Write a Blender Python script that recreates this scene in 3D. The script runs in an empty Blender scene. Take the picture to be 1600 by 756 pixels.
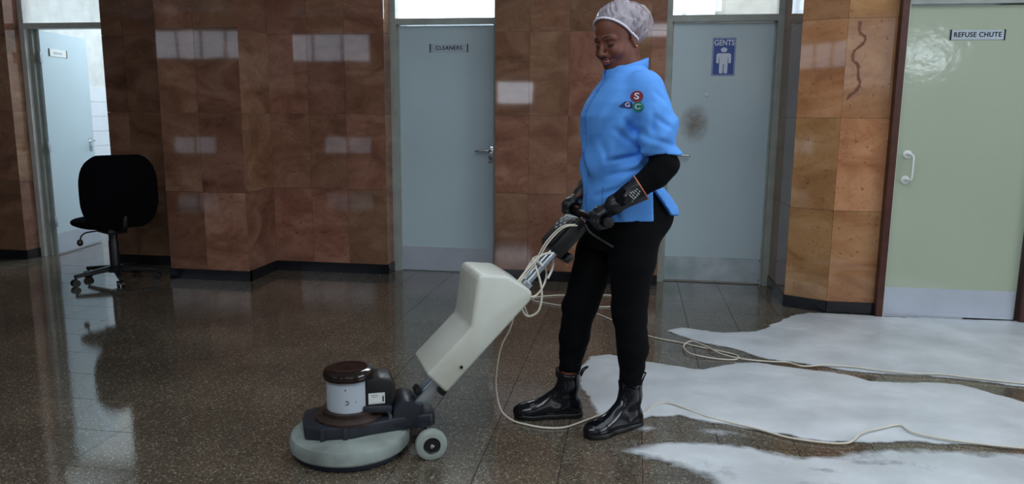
import bpy, bmesh, math, random
import numpy as np
from mathutils import Vector, Matrix
from mathutils.bvhtree import BVHTree
random.seed(7)
D = bpy.data; S = bpy.context.scene; COL = S.collection
rad = math.radians

# ------------------------------------------------------------------ camera
cam = D.cameras.new('camera'); camo = D.objects.new('camera', cam); COL.objects.link(camo); S.camera = camo
cam.sensor_width = 36; cam.lens = 36 * 1184 / 1600; cam.clip_start = .05
TH, P, ROLL = rad(-9), rad(9.49), rad(.45)
fw = Vector((math.sin(TH) * math.cos(P), math.cos(TH) * math.cos(P), -math.sin(P)))
r0 = Vector((math.cos(TH), -math.sin(TH), 0)); u0 = r0.cross(fw)
R_ = r0 * math.cos(ROLL) + u0 * math.sin(ROLL); U_ = -r0 * math.sin(ROLL) + u0 * math.cos(ROLL)
camo.matrix_world = Matrix(((R_.x, U_.x, -fw.x, 0), (R_.y, U_.y, -fw.y, 0), (R_.z, U_.z, -fw.z, 1.25), (0, 0, 0, 1)))
# ------------------------------------------------------------------ world, view
w = D.worlds.new('world'); S.world = w; w.use_nodes = True
w.node_tree.nodes['Background'].inputs[0].default_value = (.62, .74, .9, 1)
w.node_tree.nodes['Background'].inputs[1].default_value = .6
S.view_settings.view_transform = 'Standard'; S.view_settings.look = 'None'
S.view_settings.gamma = 1; S.view_settings.use_curve_mapping = False
S.view_settings.exposure = 0.68
WINDOW = 1.5           # daylight of the panes behind the camera
def area(name, loc, rot, size, power, col=(.82, .91, 1)):
    l = D.lights.new(name, 'AREA'); l.shape = 'RECTANGLE'; l.size, l.size_y = size; l.energy = power; l.color = col
    o = D.objects.new(name, l); COL.objects.link(o); o.location = loc; o.rotation_euler = rot
    return o
area('added_side_fill', (5.35, 1.2, 1.9), (0, rad(90), 0), (1.5, 3.4), 62)  # added fill light from the right; the side wall has no opening here
area('added_ceiling_fill', (1.6, 2.7, 3.17), (0, 0, 0), (4.2, 2.6), 40, (.86, .93, 1))  # added overhead fill to lift the foam and floor, no fixture modelled
area('added_ceiling_fill_front', (-1.0, .2, 3.17), (0, 0, 0), (3.4, 1.4), 52, (.86, .93, 1))  # added fill for the camera-facing side of woman and machine, kept out of reflections
area('daylight_front_window', (2.6, -3.85, 2.3), (rad(-90), 0, 0), (3.6, 1.2), 40)
area('daylight_washroom', (-4.0, 7.2, 2.9), (0, 0, 0), (1.6, 1.6), 40, (.80, .90, 1))
area('daylight_gents', (0.6, 6.9, 3.0), (0, 0, 0), (1.4, 1.0), 16, (.95, .98, 1))
area('daylight_cleaners', (-1.5, 6.9, 3.0), (0, 0, 0), (1.2, 1.0), 40, (.93, 1, 1))

# ------------------------------------------------------------------ materials
def srgb(c): return tuple((x / 255 / 12.92 if x / 255 <= .04045 else ((x / 255 + .055) / 1.055) ** 2.4) for x in c)
def mat(name, rgb, rough=.5, metal=0, var=.12, scale=8, bump=0, bscale=60, spec=.5, coat=0, alpha=1, emit=0, trans=0, dark=None):
    m = D.materials.new(name); m.use_nodes = True; nt = m.node_tree; n = nt.nodes; l = nt.links
    b = n['Principled BSDF']; c = srgb(rgb)
    b.inputs['Roughness'].default_value = rough; b.inputs['Metallic'].default_value = metal
    b.inputs['Specular IOR Level'].default_value = spec; b.inputs['Coat Weight'].default_value = coat
    b.inputs['Coat Roughness'].default_value = .05; b.inputs['Alpha'].default_value = alpha
    b.inputs['Transmission Weight'].default_value = trans
    geo = n.new('ShaderNodeNewGeometry'); ns = n.new('ShaderNodeTexNoise'); ns.inputs['Scale'].default_value = scale
    ns.inputs['Detail'].default_value = 5; l.new(geo.outputs['Position'], ns.inputs['Vector'])
    rp = n.new('ShaderNodeValToRGB'); rp.color_ramp.elements[0].position = .3; rp.color_ramp.elements[1].position = .7
    lo = srgb(dark) if dark else tuple(x * (1 - var) for x in c); hi = tuple(min(1, x * (1 + var)) for x in c)
    rp.color_ramp.elements[0].color = (*lo, 1); rp.color_ramp.elements[1].color = (*hi, 1)
    l.new(ns.outputs['Fac'], rp.inputs['Fac']); l.new(rp.outputs['Color'], b.inputs['Base Color'])
    if emit:
        b.inputs['Emission Color'].default_value = (*c, 1); b.inputs['Emission Strength'].default_value = emit
    if bump:
        nb = n.new('ShaderNodeTexNoise'); nb.inputs['Scale'].default_value = bscale; nb.inputs['Detail'].default_value = 3
        l.new(geo.outputs['Position'], nb.inputs['Vector'])
        bp = n.new('ShaderNodeBump'); bp.inputs['Strength'].default_value = bump; bp.inputs['Distance'].default_value = .01
        l.new(nb.outputs['Fac'], bp.inputs['Height']); l.new(bp.outputs['Normal'], b.inputs['Normal'])
    return m

def marble_mat(name, lo, mid, hi, sat=1.0):
    m = D.materials.new(name); m.use_nodes = True; nt = m.node_tree; n = nt.nodes; l = nt.links
    b = n['Principled BSDF']; b.inputs['Roughness'].default_value = .04; b.inputs['Specular IOR Level'].default_value = .55
    geo = n.new('ShaderNodeNewGeometry'); oi = n.new('ShaderNodeObjectInfo')
    mul = n.new('ShaderNodeVectorMath'); mul.operation = 'SCALE'; mul.inputs['Scale'].default_value = 37
    cmb = n.new('ShaderNodeCombineXYZ')
    for i in range(3): l.new(oi.outputs['Random'], cmb.inputs[i])
    l.new(cmb.outputs[0], mul.inputs[0])
    add = n.new('ShaderNodeVectorMath'); l.new(geo.outputs['Position'], add.inputs[0]); l.new(mul.outputs[0], add.inputs[1])
    st = n.new('ShaderNodeVectorMath'); st.operation = 'MULTIPLY'; st.inputs[1].default_value = (1, 1, 1.8); l.new(add.outputs[0], st.inputs[0])
    n1 = n.new('ShaderNodeTexNoise'); n1.inputs['Scale'].default_value = 2.6; n1.inputs['Detail'].default_value = 9
    n1.inputs['Roughness'].default_value = .62; n1.inputs['Distortion'].default_value = .9; l.new(st.outputs[0], n1.inputs['Vector'])
    rp = n.new('ShaderNodeValToRGB'); e = rp.color_ramp.elements
    e[0].position = .28; e[0].color = (*srgb(lo), 1); e[1].position = .74; e[1].color = (*srgb(hi), 1)
    x = e.new(.5); x.color = (*srgb(mid), 1)
    l.new(n1.outputs['Fac'], rp.inputs['Fac'])
    # thin veins
    n2 = n.new('ShaderNodeTexNoise'); n2.inputs['Scale'].default_value = 3.1; n2.inputs['Detail'].default_value = 6; n2.inputs['Distortion'].default_value = 1.5
    l.new(add.outputs[0], n2.inputs['Vector'])
    rv = n.new('ShaderNodeValToRGB'); e = rv.color_ramp.elements
    e[0].position = .485; e[0].color = (1, 1, 1, 1); e[1].position = .515; e[1].color = (1, 1, 1, 1); x = e.new(.5); x.color = (.66, .54, .48, 1)
    l.new(n2.outputs['Fac'], rv.inputs['Fac'])
    mx = n.new('ShaderNodeMixRGB'); mx.blend_type = 'MULTIPLY'; mx.inputs[0].default_value = .4
    l.new(rp.outputs[0], mx.inputs[1]); l.new(rv.outputs[0], mx.inputs[2])
    # dark specks
    n3 = n.new('ShaderNodeTexNoise'); n3.inputs['Scale'].default_value = 55; n3.inputs['Detail'].default_value = 2; l.new(add.outputs[0], n3.inputs['Vector'])
    rs = n.new('ShaderNodeValToRGB'); e = rs.color_ramp.elements; e[0].position = .27; e[0].color = (.45, .4, .4, 1); e[1].position = .33; e[1].color = (1, 1, 1, 1)
    l.new(n3.outputs['Fac'], rs.inputs['Fac'])
    m2 = n.new('ShaderNodeMixRGB'); m2.blend_type = 'MULTIPLY'; m2.inputs[0].default_value = 1; l.new(mx.outputs[0], m2.inputs[1]); l.new(rs.outputs[0], m2.inputs[2])
    hs = n.new('ShaderNodeHueSaturation'); mr = n.new('ShaderNodeMapRange'); mr.inputs['To Min'].default_value = .8; mr.inputs['To Max'].default_value = 1.18
    l.new(oi.outputs['Random'], mr.inputs['Value']); l.new(mr.outputs[0], hs.inputs['Value']); hs.inputs['Saturation'].default_value = sat
    mh = n.new('ShaderNodeMapRange'); mh.inputs['To Min'].default_value = .488; mh.inputs['To Max'].default_value = .508
    fr = n.new('ShaderNodeMath'); fr.operation = 'FRACT'; m7 = n.new('ShaderNodeMath'); m7.operation = 'MULTIPLY'; m7.inputs[1].default_value = 13.7
    l.new(oi.outputs['Random'], m7.inputs[0]); l.new(m7.outputs[0], fr.inputs[0]); l.new(fr.outputs[0], mh.inputs['Value']); l.new(mh.outputs[0], hs.inputs['Hue'])
    l.new(m2.outputs[0], hs.inputs['Color']); l.new(hs.outputs[0], b.inputs['Base Color'])
    # very slight unevenness of the polish
    nb = n.new('ShaderNodeTexNoise'); nb.inputs['Scale'].default_value = 3; l.new(add.outputs[0], nb.inputs['Vector'])
    bp = n.new('ShaderNodeBump'); bp.inputs['Strength'].default_value = .015; bp.inputs['Distance'].default_value = .02
    l.new(nb.outputs['Fac'], bp.inputs['Height']); l.new(bp.outputs[0], b.inputs['Normal'])
    return m

def terrazzo_mat():
    m = D.materials.new('terrazzo'); m.use_nodes = True; nt = m.node_tree; n = nt.nodes; l = nt.links
    b = n['Principled BSDF']; geo = n.new('ShaderNodeNewGeometry'); oi = n.new('ShaderNodeObjectInfo')
    v = n.new('ShaderNodeTexVoronoi'); v.inputs['Scale'].default_value = 190; l.new(geo.outputs['Position'], v.inputs['Vector'])
    sp = n.new('ShaderNodeSeparateColor'); l.new(v.outputs['Color'], sp.inputs[0])
    rp = n.new('ShaderNodeValToRGB'); rp.color_ramp.interpolation = 'CONSTANT'; e = rp.color_ramp.elements
    e[0].position = 0; e[0].color = (*srgb((82, 74, 64)), 1); e[1].position = .94; e[1].color = (*srgb((142, 137, 125)), 1)
    for p, c in ((.2, (92, 84, 72)), (.45, (84, 75, 64)), (.62, (104, 95, 82)), (.8, (68, 62, 54))):
        x = e.new(p); x.color = (*srgb(c), 1)
    l.new(sp.outputs[0], rp.inputs['Fac'])
    n1 = n.new('ShaderNodeTexNoise'); n1.inputs['Scale'].default_value = 1.7; n1.inputs['Detail'].default_value = 4; l.new(geo.outputs['Position'], n1.inputs['Vector'])
    mr = n.new('ShaderNodeMapRange'); mr.inputs['From Min'].default_value = .3; mr.inputs['From Max'].default_value = .7; mr.inputs['To Min'].default_value = .78; mr.inputs['To Max'].default_value = 1.15
    l.new(n1.outputs['Fac'], mr.inputs['Value'])
    m3 = n.new('ShaderNodeMapRange'); m3.inputs['To Min'].default_value = .88; m3.inputs['To Max'].default_value = 1.1; l.new(oi.outputs['Random'], m3.inputs['Value'])
    mm = n.new('ShaderNodeMath'); mm.operation = 'MULTIPLY'; l.new(mr.outputs[0], mm.inputs[0]); l.new(m3.outputs[0], mm.inputs[1])
    hs = n.new('ShaderNodeHueSaturation'); l.new(mm.outputs[0], hs.inputs['Value']); l.new(rp.outputs[0], hs.inputs['Color']); l.new(hs.outputs[0], b.inputs['Base Color'])
    # water film: smooth and patchy
    n2 = n.new('ShaderNodeTexNoise'); n2.inputs['Scale'].default_value = 1.1; n2.inputs['Detail'].default_value = 3; l.new(geo.outputs['Position'], n2.inputs['Vector'])
    m4 = n.new('ShaderNodeMapRange'); m4.inputs['From Min'].default_value = .35; m4.inputs['From Max'].default_value = .7; m4.inputs['To Min'].default_value = .03; m4.inputs['To Max'].default_value = .14
    l.new(n2.outputs['Fac'], m4.inputs['Value']); l.new(m4.outputs[0], b.inputs['Roughness'])
    b.inputs['IOR'].default_value = 1.75
    nb = n.new('ShaderNodeTexNoise'); nb.inputs['Scale'].default_value = 90; l.new(geo.outputs['Position'], nb.inputs['Vector'])
    bp = n.new('ShaderNodeBump'); bp.inputs['Strength'].default_value = .035; bp.inputs['Distance'].default_value = .004
    l.new(nb.outputs['Fac'], bp.inputs['Height']); l.new(bp.outputs[0], b.inputs['Normal'])
    return m

def foam_mat():
    m = D.materials.new('soap_foam'); m.use_nodes = True; nt = m.node_tree; n = nt.nodes; l = nt.links
    b = n['Principled BSDF']; b.inputs['Roughness'].default_value = .38; b.inputs['Subsurface Weight'].default_value = 0
    geo = n.new('ShaderNodeNewGeometry'); at = n.new('ShaderNodeAttribute'); at.attribute_name = 'foam_density'
    n1 = n.new('ShaderNodeTexNoise'); n1.inputs['Scale'].default_value = 3; n1.inputs['Detail'].default_value = 6; l.new(geo.outputs['Position'], n1.inputs['Vector'])
    rp = n.new('ShaderNodeValToRGB'); e = rp.color_ramp.elements
    e[0].position = .3; e[0].color = (*srgb((176, 183, 188)), 1); e[1].position = .7; e[1].color = (*srgb((210, 216, 222)), 1)
    l.new(n1.outputs['Fac'], rp.inputs[0]); l.new(rp.outputs[0], b.inputs['Base Color'])
    n2 = n.new('ShaderNodeTexNoise'); n2.inputs['Scale'].default_value = 14; n2.inputs['Detail'].default_value = 8; n2.inputs['Roughness'].default_value = .7; l.new(geo.outputs['Position'], n2.inputs['Vector'])
    s = n.new('ShaderNodeMath'); s.operation = 'MULTIPLY_ADD'; l.new(n2.outputs['Fac'], s.inputs[0]); s.inputs[1].default_value = .9; l.new(at.outputs['Fac'], s.inputs[2])
    mr = n.new('ShaderNodeMapRange'); mr.inputs['From Min'].default_value = .5; mr.inputs['From Max'].default_value = 1.0; l.new(s.outputs[0], mr.inputs['Value'])
    l.new(mr.outputs[0], b.inputs['Alpha'])
    nb = n.new('ShaderNodeTexNoise'); nb.inputs['Scale'].default_value = 160; l.new(geo.outputs['Position'], nb.inputs['Vector'])
    bp = n.new('ShaderNodeBump'); bp.inputs['Strength'].default_value = .25; bp.inputs['Distance'].default_value = .004
    l.new(nb.outputs['Fac'], bp.inputs['Height']); l.new(bp.outputs[0], b.inputs['Normal'])
    return m

MARBLE = marble_mat('brown_marble', (98, 66, 50), (134, 96, 76), (160, 124, 102))
MARBLE2 = marble_mat('orange_marble', (136, 90, 60), (164, 118, 80), (184, 142, 104))
TERR = terrazzo_mat(); FOAM = foam_mat()
GROUT = mat('grout', (34, 30, 27), .5)
PLASTER = mat('plaster', (205, 208, 205), .8)
CEIL = mat('ceiling_paint', (225, 228, 228), .9)
DIMWALL = mat('hall_paint', (150, 146, 138), .6)
BLACKSTONE = mat('black_skirting_stone', (17, 18, 23), .12, var=.3)
DOORPAINT = mat('green_door_paint', (178, 196, 204), .2, var=.05, scale=1.3, bump=.06, bscale=5)
DOORPAINT2 = mat('pale_green_door_paint', (168, 178, 158), .1, var=.03, scale=1.3, bump=.10, bscale=16)
FRAMEPAINT = mat('grey_frame_paint', (150, 156, 150), .35, var=.12, scale=12)
FRAMEWHITE = mat('white_frame_paint', (196, 196, 192), .4, var=.1, scale=10)
TIMBER = mat('red_brown_timber', (72, 38, 30), .35, var=.25, scale=14)
ALU = mat('brushed_aluminium', (196, 202, 214), .38, .55, var=.06, scale=5)
ALUSTAIN = mat('stained_aluminium', (192, 199, 212), .36, .5, var=.1, scale=6, dark=(150, 172, 174))
CHROME = mat('chrome', (205, 208, 212), .15, 1)
WHITEPLASTIC = mat('white_plastic', (214, 216, 212), .35, var=.03)
SIGNGREY = mat('sign_aluminium', (168, 180, 190), .4)
INK = mat('sign_ink', (14, 18, 34), .7, spec=.2)
BLUE = mat('sign_blue', (38, 72, 148), .4, var=.06)
SIGNWHITE = mat('sign_white', (205, 212, 230), .4, var=.03)
TILEWHITE = mat('white_wall_tile', (214, 220, 226), .15, var=.03)
GLASS = mat('glass', (255, 255, 255), .0, trans=1, alpha=.35)
SKY = mat('daylight_pane', (216, 232, 250), .3, emit=WINDOW, var=0)
SKY2 = mat('daylight_pane_dim', (216, 232, 250), .3, emit=1.4, var=0)
SKYBRIGHT = mat('daylight_pane_bright', (226, 236, 250), .3, emit=9, var=0)
SKYMID = mat('daylight_pane_mid', (226, 236, 250), .3, emit=3.5, var=0)
SKYLOW = mat('daylight_pane_low', (216, 232, 250), .3, emit=.7, var=0)
BLACKCLOTH = mat('black_cloth', (5, 6, 9), .9, spec=.15, var=.2, bump=.25, bscale=240)
CHAIRFAB = mat('black_upholstery', (5, 5, 8), .95, var=.2, spec=.1)
BLACKPLASTIC = mat('black_plastic', (14, 15, 18), .4, var=.2)
RUBBER = mat('black_rubber_boot', (13, 15, 22), .16, var=.2)
GLOVE = mat('black_rubber_glove', (20, 23, 27), .45, var=.25, bump=.2, bscale=180)
SHIRT = mat('blue_shirt_cotton', (84, 152, 234), .8, var=.04, scale=18, bump=.25, bscale=500)
SHIRTDARK = mat('blue_shirt_seam', (62, 124, 196), .8, var=.04)
SKIN = mat('dark_brown_skin', (108, 64, 50), .5, spec=.35, var=.1, scale=14, bump=.05, bscale=300)
LIPS = mat('lips', (120, 58, 56), .35)
TEETH = mat('teeth', (235, 228, 222), .25, var=.02)
HAIR = mat('dark_hair', (46, 32, 34), .6, var=.3, scale=60)
NET = mat('clear_plastic_hairnet', (200, 192, 204), .13, var=.12, scale=30, alpha=.5, spec=.8, coat=.6, bump=.5, bscale=60, dark=(160, 150, 165))
ELASTIC = mat('white_elastic', (222, 218, 228), .6, var=.1, scale=220)
GOLD = mat('gold', (220, 170, 90), .2, 1)
RED = mat('badge_red', (122, 20, 40), .6); NAVY = mat('badge_navy', (24, 38, 104), .6); GREEN = mat('badge_green', (24, 130, 110), .6)
PRINT = mat('pale_print', (170, 178, 182), .6); ORANGE = mat('orange_cuff', (196, 116, 84), .6)
TANK = mat('cream_tank_plastic', (194, 198, 190), .45, var=.05, scale=5, dark=(184, 184, 172))
HOUSING = mat('grey_rubber_housing', (132, 142, 138), .5, var=.1, scale=9, dark=(104, 110, 106))
MOTOR = mat('grey_motor_paint', (172, 182, 192), .4, var=.05)
CASTING = mat('dark_casting', (34, 38, 46), .38, var=.25, scale=14)
CAP = mat('brown_black_cap', (30, 20, 19), .12, var=.3)
RUST = mat('rusty_flange', (44, 30, 25), .5, var=.4, scale=30)
WHEEL = mat('grey_wheel_rubber', (142, 152, 146), .6, var=.12, scale=25)
PAD = mat('navy_brush', (20, 24, 44), .8)
STEEL = mat('pole_steel', (170, 178, 188), .3, .8)
LABEL = mat('white_label', (205, 208, 206), .5)
CORD = mat('white_cord', (206, 200, 186), .5, var=.05)
VEIN = mat('dark_marble_vein', (108, 62, 38), .45, var=.3, scale=30)
STAIN = mat('door_stain', (124, 128, 110), .4)

# ------------------------------------------------------------------ mesh helpers
def obj(name, me, material=None, parent=None):
    o = D.objects.new(name, me); COL.objects.link(o)
    if material is not None and len(me.materials) == 0: me.materials.append(material)
    if parent is not None: o.parent = parent
    return o
def prop(o, label=None, cat=None, group=None, kind=None):
    if label: o['label'] = label
    if cat: o['category'] = cat
    if group: o['group'] = group
    if kind: o['kind'] = kind
    return o
def empty(name, loc=(0, 0, 0), rz=0):
    o = D.objects.new(name, None); COL.objects.link(o); o.location = loc; o.rotation_euler = (0, 0, rz); o.empty_display_size = .1
    return o
def finish(bm, name='m', smooth=False, angle=None):
    bmesh.ops.recalc_face_normals(bm, faces=bm.faces)
    me = D.meshes.new(name); bm.to_mesh(me); bm.free()
    if smooth:
        me.polygons.foreach_set('use_smooth', [True] * len(me.polygons))
        if angle: me.set_sharp_from_angle(angle=rad(angle))
    return me
def add_box(bm, x0, x1, y0, y1, z0, z1, M=None):
    vs = [bm.verts.new(v) for v in ((x0, y0, z0), (x1, y0, z0), (x1, y1, z0), (x0, y1, z0), (x0, y0, z1), (x1, y0, z1), (x1, y1, z1), (x0, y1, z1))]
    if M is not None:
        for v in vs: v.co = M @ v.co
    for f in ((0, 3, 2, 1), (4, 5, 6, 7), (0, 1, 5, 4), (1, 2, 6, 5), (2, 3, 7, 6), (3, 0, 4, 7)): bm.faces.new([vs[i] for i in f])
    return vs
def bevel(bm, w, seg=2):
    bmesh.ops.recalc_face_normals(bm, faces=bm.faces)
    bmesh.ops.bevel(bm, geom=list(bm.edges), offset=w, segments=seg, affect='EDGES', profile=.5)
def box_me(*b, bev=0, seg=2, M=None, name='box'):
    bm = bmesh.new(); add_box(bm, *b)
    if bev: bevel(bm, bev, seg)
    if M is not None: bm.transform(M)
    return finish(bm, name, smooth=bool(bev), angle=40)
def boxes_me(lst, bev=0):
    bm = bmesh.new()
    for b in lst: add_box(bm, *b)
    if bev: bevel(bm, bev, 1)
    return finish(bm)
def prism_me(poly, a0, a1, axis='y', bev=0, seg=2, smooth=True, shrink=None):
    """polygon in (u,v) extruded along axis; axis y: u=x v=z; axis z: u=x v=y; axis x: u=y v=z. shrink scales the a1 side."""
    bm = bmesh.new()
    def pt(u, v, a): return {'y': (u, a, v), 'z': (u, v, a), 'x': (a, u, v)}[axis]
    p1 = poly if shrink is None else shrink
    A = [bm.verts.new(pt(u, v, a0)) for u, v in poly]; B = [bm.verts.new(pt(u, v, a1)) for u, v in p1]
    bm.faces.new(A); bm.faces.new(B[::-1]); n = len(A)
    for i in range(n): bm.faces.new((A[i], B[i], B[(i + 1) % n], A[(i + 1) % n]))
    if bev: bevel(bm, bev, seg)
    return finish(bm, 'prism', smooth and bev > 0, 40)
def lathe_me(prof, M=None, n=40, angle=35):
    """profile of (r,z) turned about z; open ends closed when r=0"""
    bm = bmesh.new(); rings = []
    for r, z in prof:
        if r < 1e-6: rings.append([bm.verts.new((0, 0, z))])
        else: rings.append([bm.verts.new((r * math.cos(2 * math.pi * i / n), r * math.sin(2 * math.pi * i / n), z)) for i in range(n)])
    for a, b in zip(rings, rings[1:]):
        for i in range(n):
            j = (i + 1) % n
            if len(a) == 1 and len(b) == 1: continue
            if len(a) == 1: bm.faces.new((a[0], b[i], b[j]))
            elif len(b) == 1: bm.faces.new((a[i], b[0], a[j]))
            else: bm.faces.new((a[i], b[i], b[j], a[j]))
    if M is not None: bm.transform(M)
    return finish(bm, 'lathe', True, angle)
def spline(pts, sub=8):
    P_ = [Vector(p) for p in pts]; out = []
    for i in range(len(P_) - 1):
        a = P_[max(i - 1, 0)]; b = P_[i]; c = P_[i + 1]; d = P_[min(i + 2, len(P_) - 1)]
        for k in range(sub):
            t = k / sub
            out.append(.5 * ((2 * b) + (c - a) * t + (2 * a - 5 * b + 4 * c - d) * t * t + (3 * b - 3 * c + d - a) * t ** 3))
    out.append(P_[-1]); return out
def tube_bm(bm, pts, r, n=10, cap=True):
    pts = [Vector(p) for p in pts]; rr = r if isinstance(r, (list, tuple)) else [r] * len(pts)
    up = None; rings = []
    for i, p in enumerate(pts):
        t = (pts[min(i + 1, len(pts) - 1)] - pts[max(i - 1, 0)]).normalized()
        if up is None: up = t.orthogonal().normalized()
        up = (up - t * up.dot(t)); up = up.normalized() if up.length > 1e-6 else t.orthogonal().normalized()
        s = t.cross(up)
        rings.append([bm.verts.new(p + rr[i] * (up * math.cos(2 * math.pi * k / n) + s * math.sin(2 * math.pi * k / n))) for k in range(n)])
    for a, b in zip(rings, rings[1:]):
        for k in range(n): bm.faces.new((a[k], a[(k + 1) % n], b[(k + 1) % n], b[k]))
    if cap: bm.faces.new(rings[0][::-1]); bm.faces.new(rings[-1])
def tube_me(pts, r, n=10, sub=0):
    bm = bmesh.new(); tube_bm(bm, spline(pts, sub) if sub else pts, r, n); return finish(bm, 'tube', True, 60)
def text_me(txt, size, M, extrude=.0006, offset=0, spacing=1.0, sx=1.0):
    c = D.curves.new('t', 'FONT'); c.body = txt; c.size = size; c.extrude = extrude; c.offset = offset
    c.align_x = 'CENTER'; c.align_y = 'CENTER'; c.space_character = spacing
    o = D.objects.new('t', c); COL.objects.link(o); dg = bpy.context.evaluated_depsgraph_get()
    me = D.meshes.new_from_object(o.evaluated_get(dg)); D.objects.remove(o); D.curves.remove(c)
    me.transform(Matrix.Diagonal((sx, 1, 1, 1))); me.transform(M); me.materials.clear(); return me
def face_y(x, y, z):      # text plane facing -Y at (x,y,z)
    return Matrix.Translation((x, y, z)) @ Matrix.Rotation(rad(90), 4, 'X')

# ------------------------------------------------------------------ implicit surfaces (for bodies and garments)
def smin(a, b, k):
    h = np.clip(.5 + .5 * (b - a) / k, 0, 1); return b * (1 - h) + a * h - k * h * (1 - h)
def cone(p, a, b, ra, rb):
    a = np.array(a, np.float32); b = np.array(b, np.float32); ab = b - a; l2 = float(ab @ ab)
    q = [p[i] - a[i] for i in range(3)]
    t = np.clip((q[0] * ab[0] + q[1] * ab[1] + q[2] * ab[2]) / l2, 0, 1)
    return np.sqrt((q[0] - ab[0] * t) ** 2 + (q[1] - ab[1] * t) ** 2 + (q[2] - ab[2] * t) ** 2) - (ra + (rb - ra) * t)
def ell(p, c, r):
    q = [(p[i] - c[i]) / r[i] for i in range(3)]
    k0 = np.sqrt(q[0] ** 2 + q[1] ** 2 + q[2] ** 2)
    k1 = np.sqrt((q[0] / r[0]) ** 2 + (q[1] / r[1]) ** 2 + (q[2] / r[2]) ** 2) + 1e-6
    return k0 * (k0 - 1) / k1
def chain(p, pts, k=.012):
    d = None
    for (a, ra), (b, rb) in zip(pts, pts[1:]):
        c = cone(p, a, b, ra, rb); d = c if d is None else smin(d, c, k)
    return d
def stack(p, tab, pw=2.3):
    """rows (z, front, back, half width): solid of elliptic sections"""
    z = [r[0] for r in tab]; f = np.interp(p[2], z, [r[1] for r in tab]); bk = np.interp(p[2], z, [r[2] for r in tab]); hw = np.interp(p[2], z, [r[3] for r in tab])
    cx = (f + bk) / 2; rx = (f - bk) / 2
    q = (np.abs((p[0] - cx) / rx) ** pw + np.abs(p[1] / hw) ** pw) ** (1 / pw)
    d = (q - 1) * np.minimum(rx, hw)
    return np.maximum(d, np.maximum(z[0] - p[2], p[2] - z[-1]))
def axes(*segs):
    out = [segs[0][0]]
    for a, b, s in segs: out += list(a + (b - a) * (np.arange(1, max(1, round((b - a) / s)) + 1) / max(1, round((b - a) / s))))
    return np.array(out, np.float32)
def surf(fn, X, Y, Z, name='surf', tri=False):
    """naive surface nets on a rectilinear grid"""
    gx, gy, gz = np.meshgrid(X, Y, Z, indexing='ij'); v = fn((gx, gy, gz)).astype(np.float32)
    v[0], v[-1], v[:, 0], v[:, -1], v[:, :, 0], v[:, :, -1] = [1e-3] * 6 if False else [np.maximum(s, 1e-3) for s in (v[0], v[-1], v[:, 0], v[:, -1], v[:, :, 0], v[:, :, -1])]
    s = v < 0; nx, ny, nz = v.shape
    c = [(i, j, k) for i in (0, 1) for j in (0, 1) for k in (0, 1)]
    sub = lambda a, o: a[o[0]:nx - 1 + o[0], o[1]:ny - 1 + o[1], o[2]:nz - 1 + o[2]]
    cnt = sum(sub(s, o).astype(np.int8) for o in c); act = (cnt > 0) & (cnt < 8)
    idx = np.full(act.shape, -1, np.int64); ii = np.argwhere(act); idx[act] = np.arange(len(ii))
    acc = np.zeros((len(ii), 3)); num = np.zeros(len(ii))
    crd = (X, Y, Z)
    for a in range(8):
        for b in range(a + 1, 8):
            oa, ob = c[a], c[b]
            if sum(abs(x - y) for x, y in zip(oa, ob)) != 1: continue
            A = ii + oa; B = ii + ob; va = v[A[:, 0], A[:, 1], A[:, 2]]; vb = v[B[:, 0], B[:, 1], B[:, 2]]
            m = (va < 0) != (vb < 0); t = np.where(m, va / np.where(m, va - vb, 1), 0)
            PA = np.stack([crd[d][A[:, d]] for d in range(3)], 1); PB = np.stack([crd[d][B[:, d]] for d in range(3)], 1)
            acc += np.where(m[:, None], PA + (PB - PA) * t[:, None], 0); num += m
    pos = acc / num[:, None]; faces = []
    for d in range(3):
        o1 = [0, 0, 0]; o1[d] = 1
        A = s[:nx - o1[0] or None, :ny - o1[1] or None, :nz - o1[2] or None]; B = s[o1[0]:, o1[1]:, o1[2]:]
        e = np.argwhere(A != B); e1, e2 = [(1, 2), (2, 0), (0, 1)][d]
        ok = (e[:, e1] > 0) & (e[:, e2] > 0) & (e[:, e1] < idx.shape[e1]) & (e[:, e2] < idx.shape[e2]); e = e[ok]
        flip = A[e[:, 0], e[:, 1], e[:, 2]]
        def at(du, dv):
            q = e.copy(); q[:, e1] -= du; q[:, e2] -= dv; return idx[q[:, 0], q[:, 1], q[:, 2]]
        q = np.stack([at(0, 0), at(1, 0), at(1, 1), at(0, 1)], 1)
        q[~flip] = q[~flip][:, ::-1]; faces.append(q)
    F_ = np.concatenate(faces); F_ = F_[(F_ >= 0).all(1)]
    me = D.meshes.new(name); me.vertices.add(len(pos)); me.vertices.foreach_set('co', pos.ravel())
    me.loops.add(len(F_) * 4); me.loops.foreach_set('vertex_index', F_.ravel())
    me.polygons.add(len(F_)); me.polygons.foreach_set('loop_start', np.arange(len(F_)) * 4); me.polygons.foreach_set('loop_total', np.full(len(F_), 4))
    me.update(calc_edges=True); me.validate()
    me.polygons.foreach_set('use_smooth', [True] * len(me.polygons)); return me
def bvh(me): return BVHTree.FromPolygons([v.co[:] for v in me.vertices], [p.vertices[:] for p in me.polygons])

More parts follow.
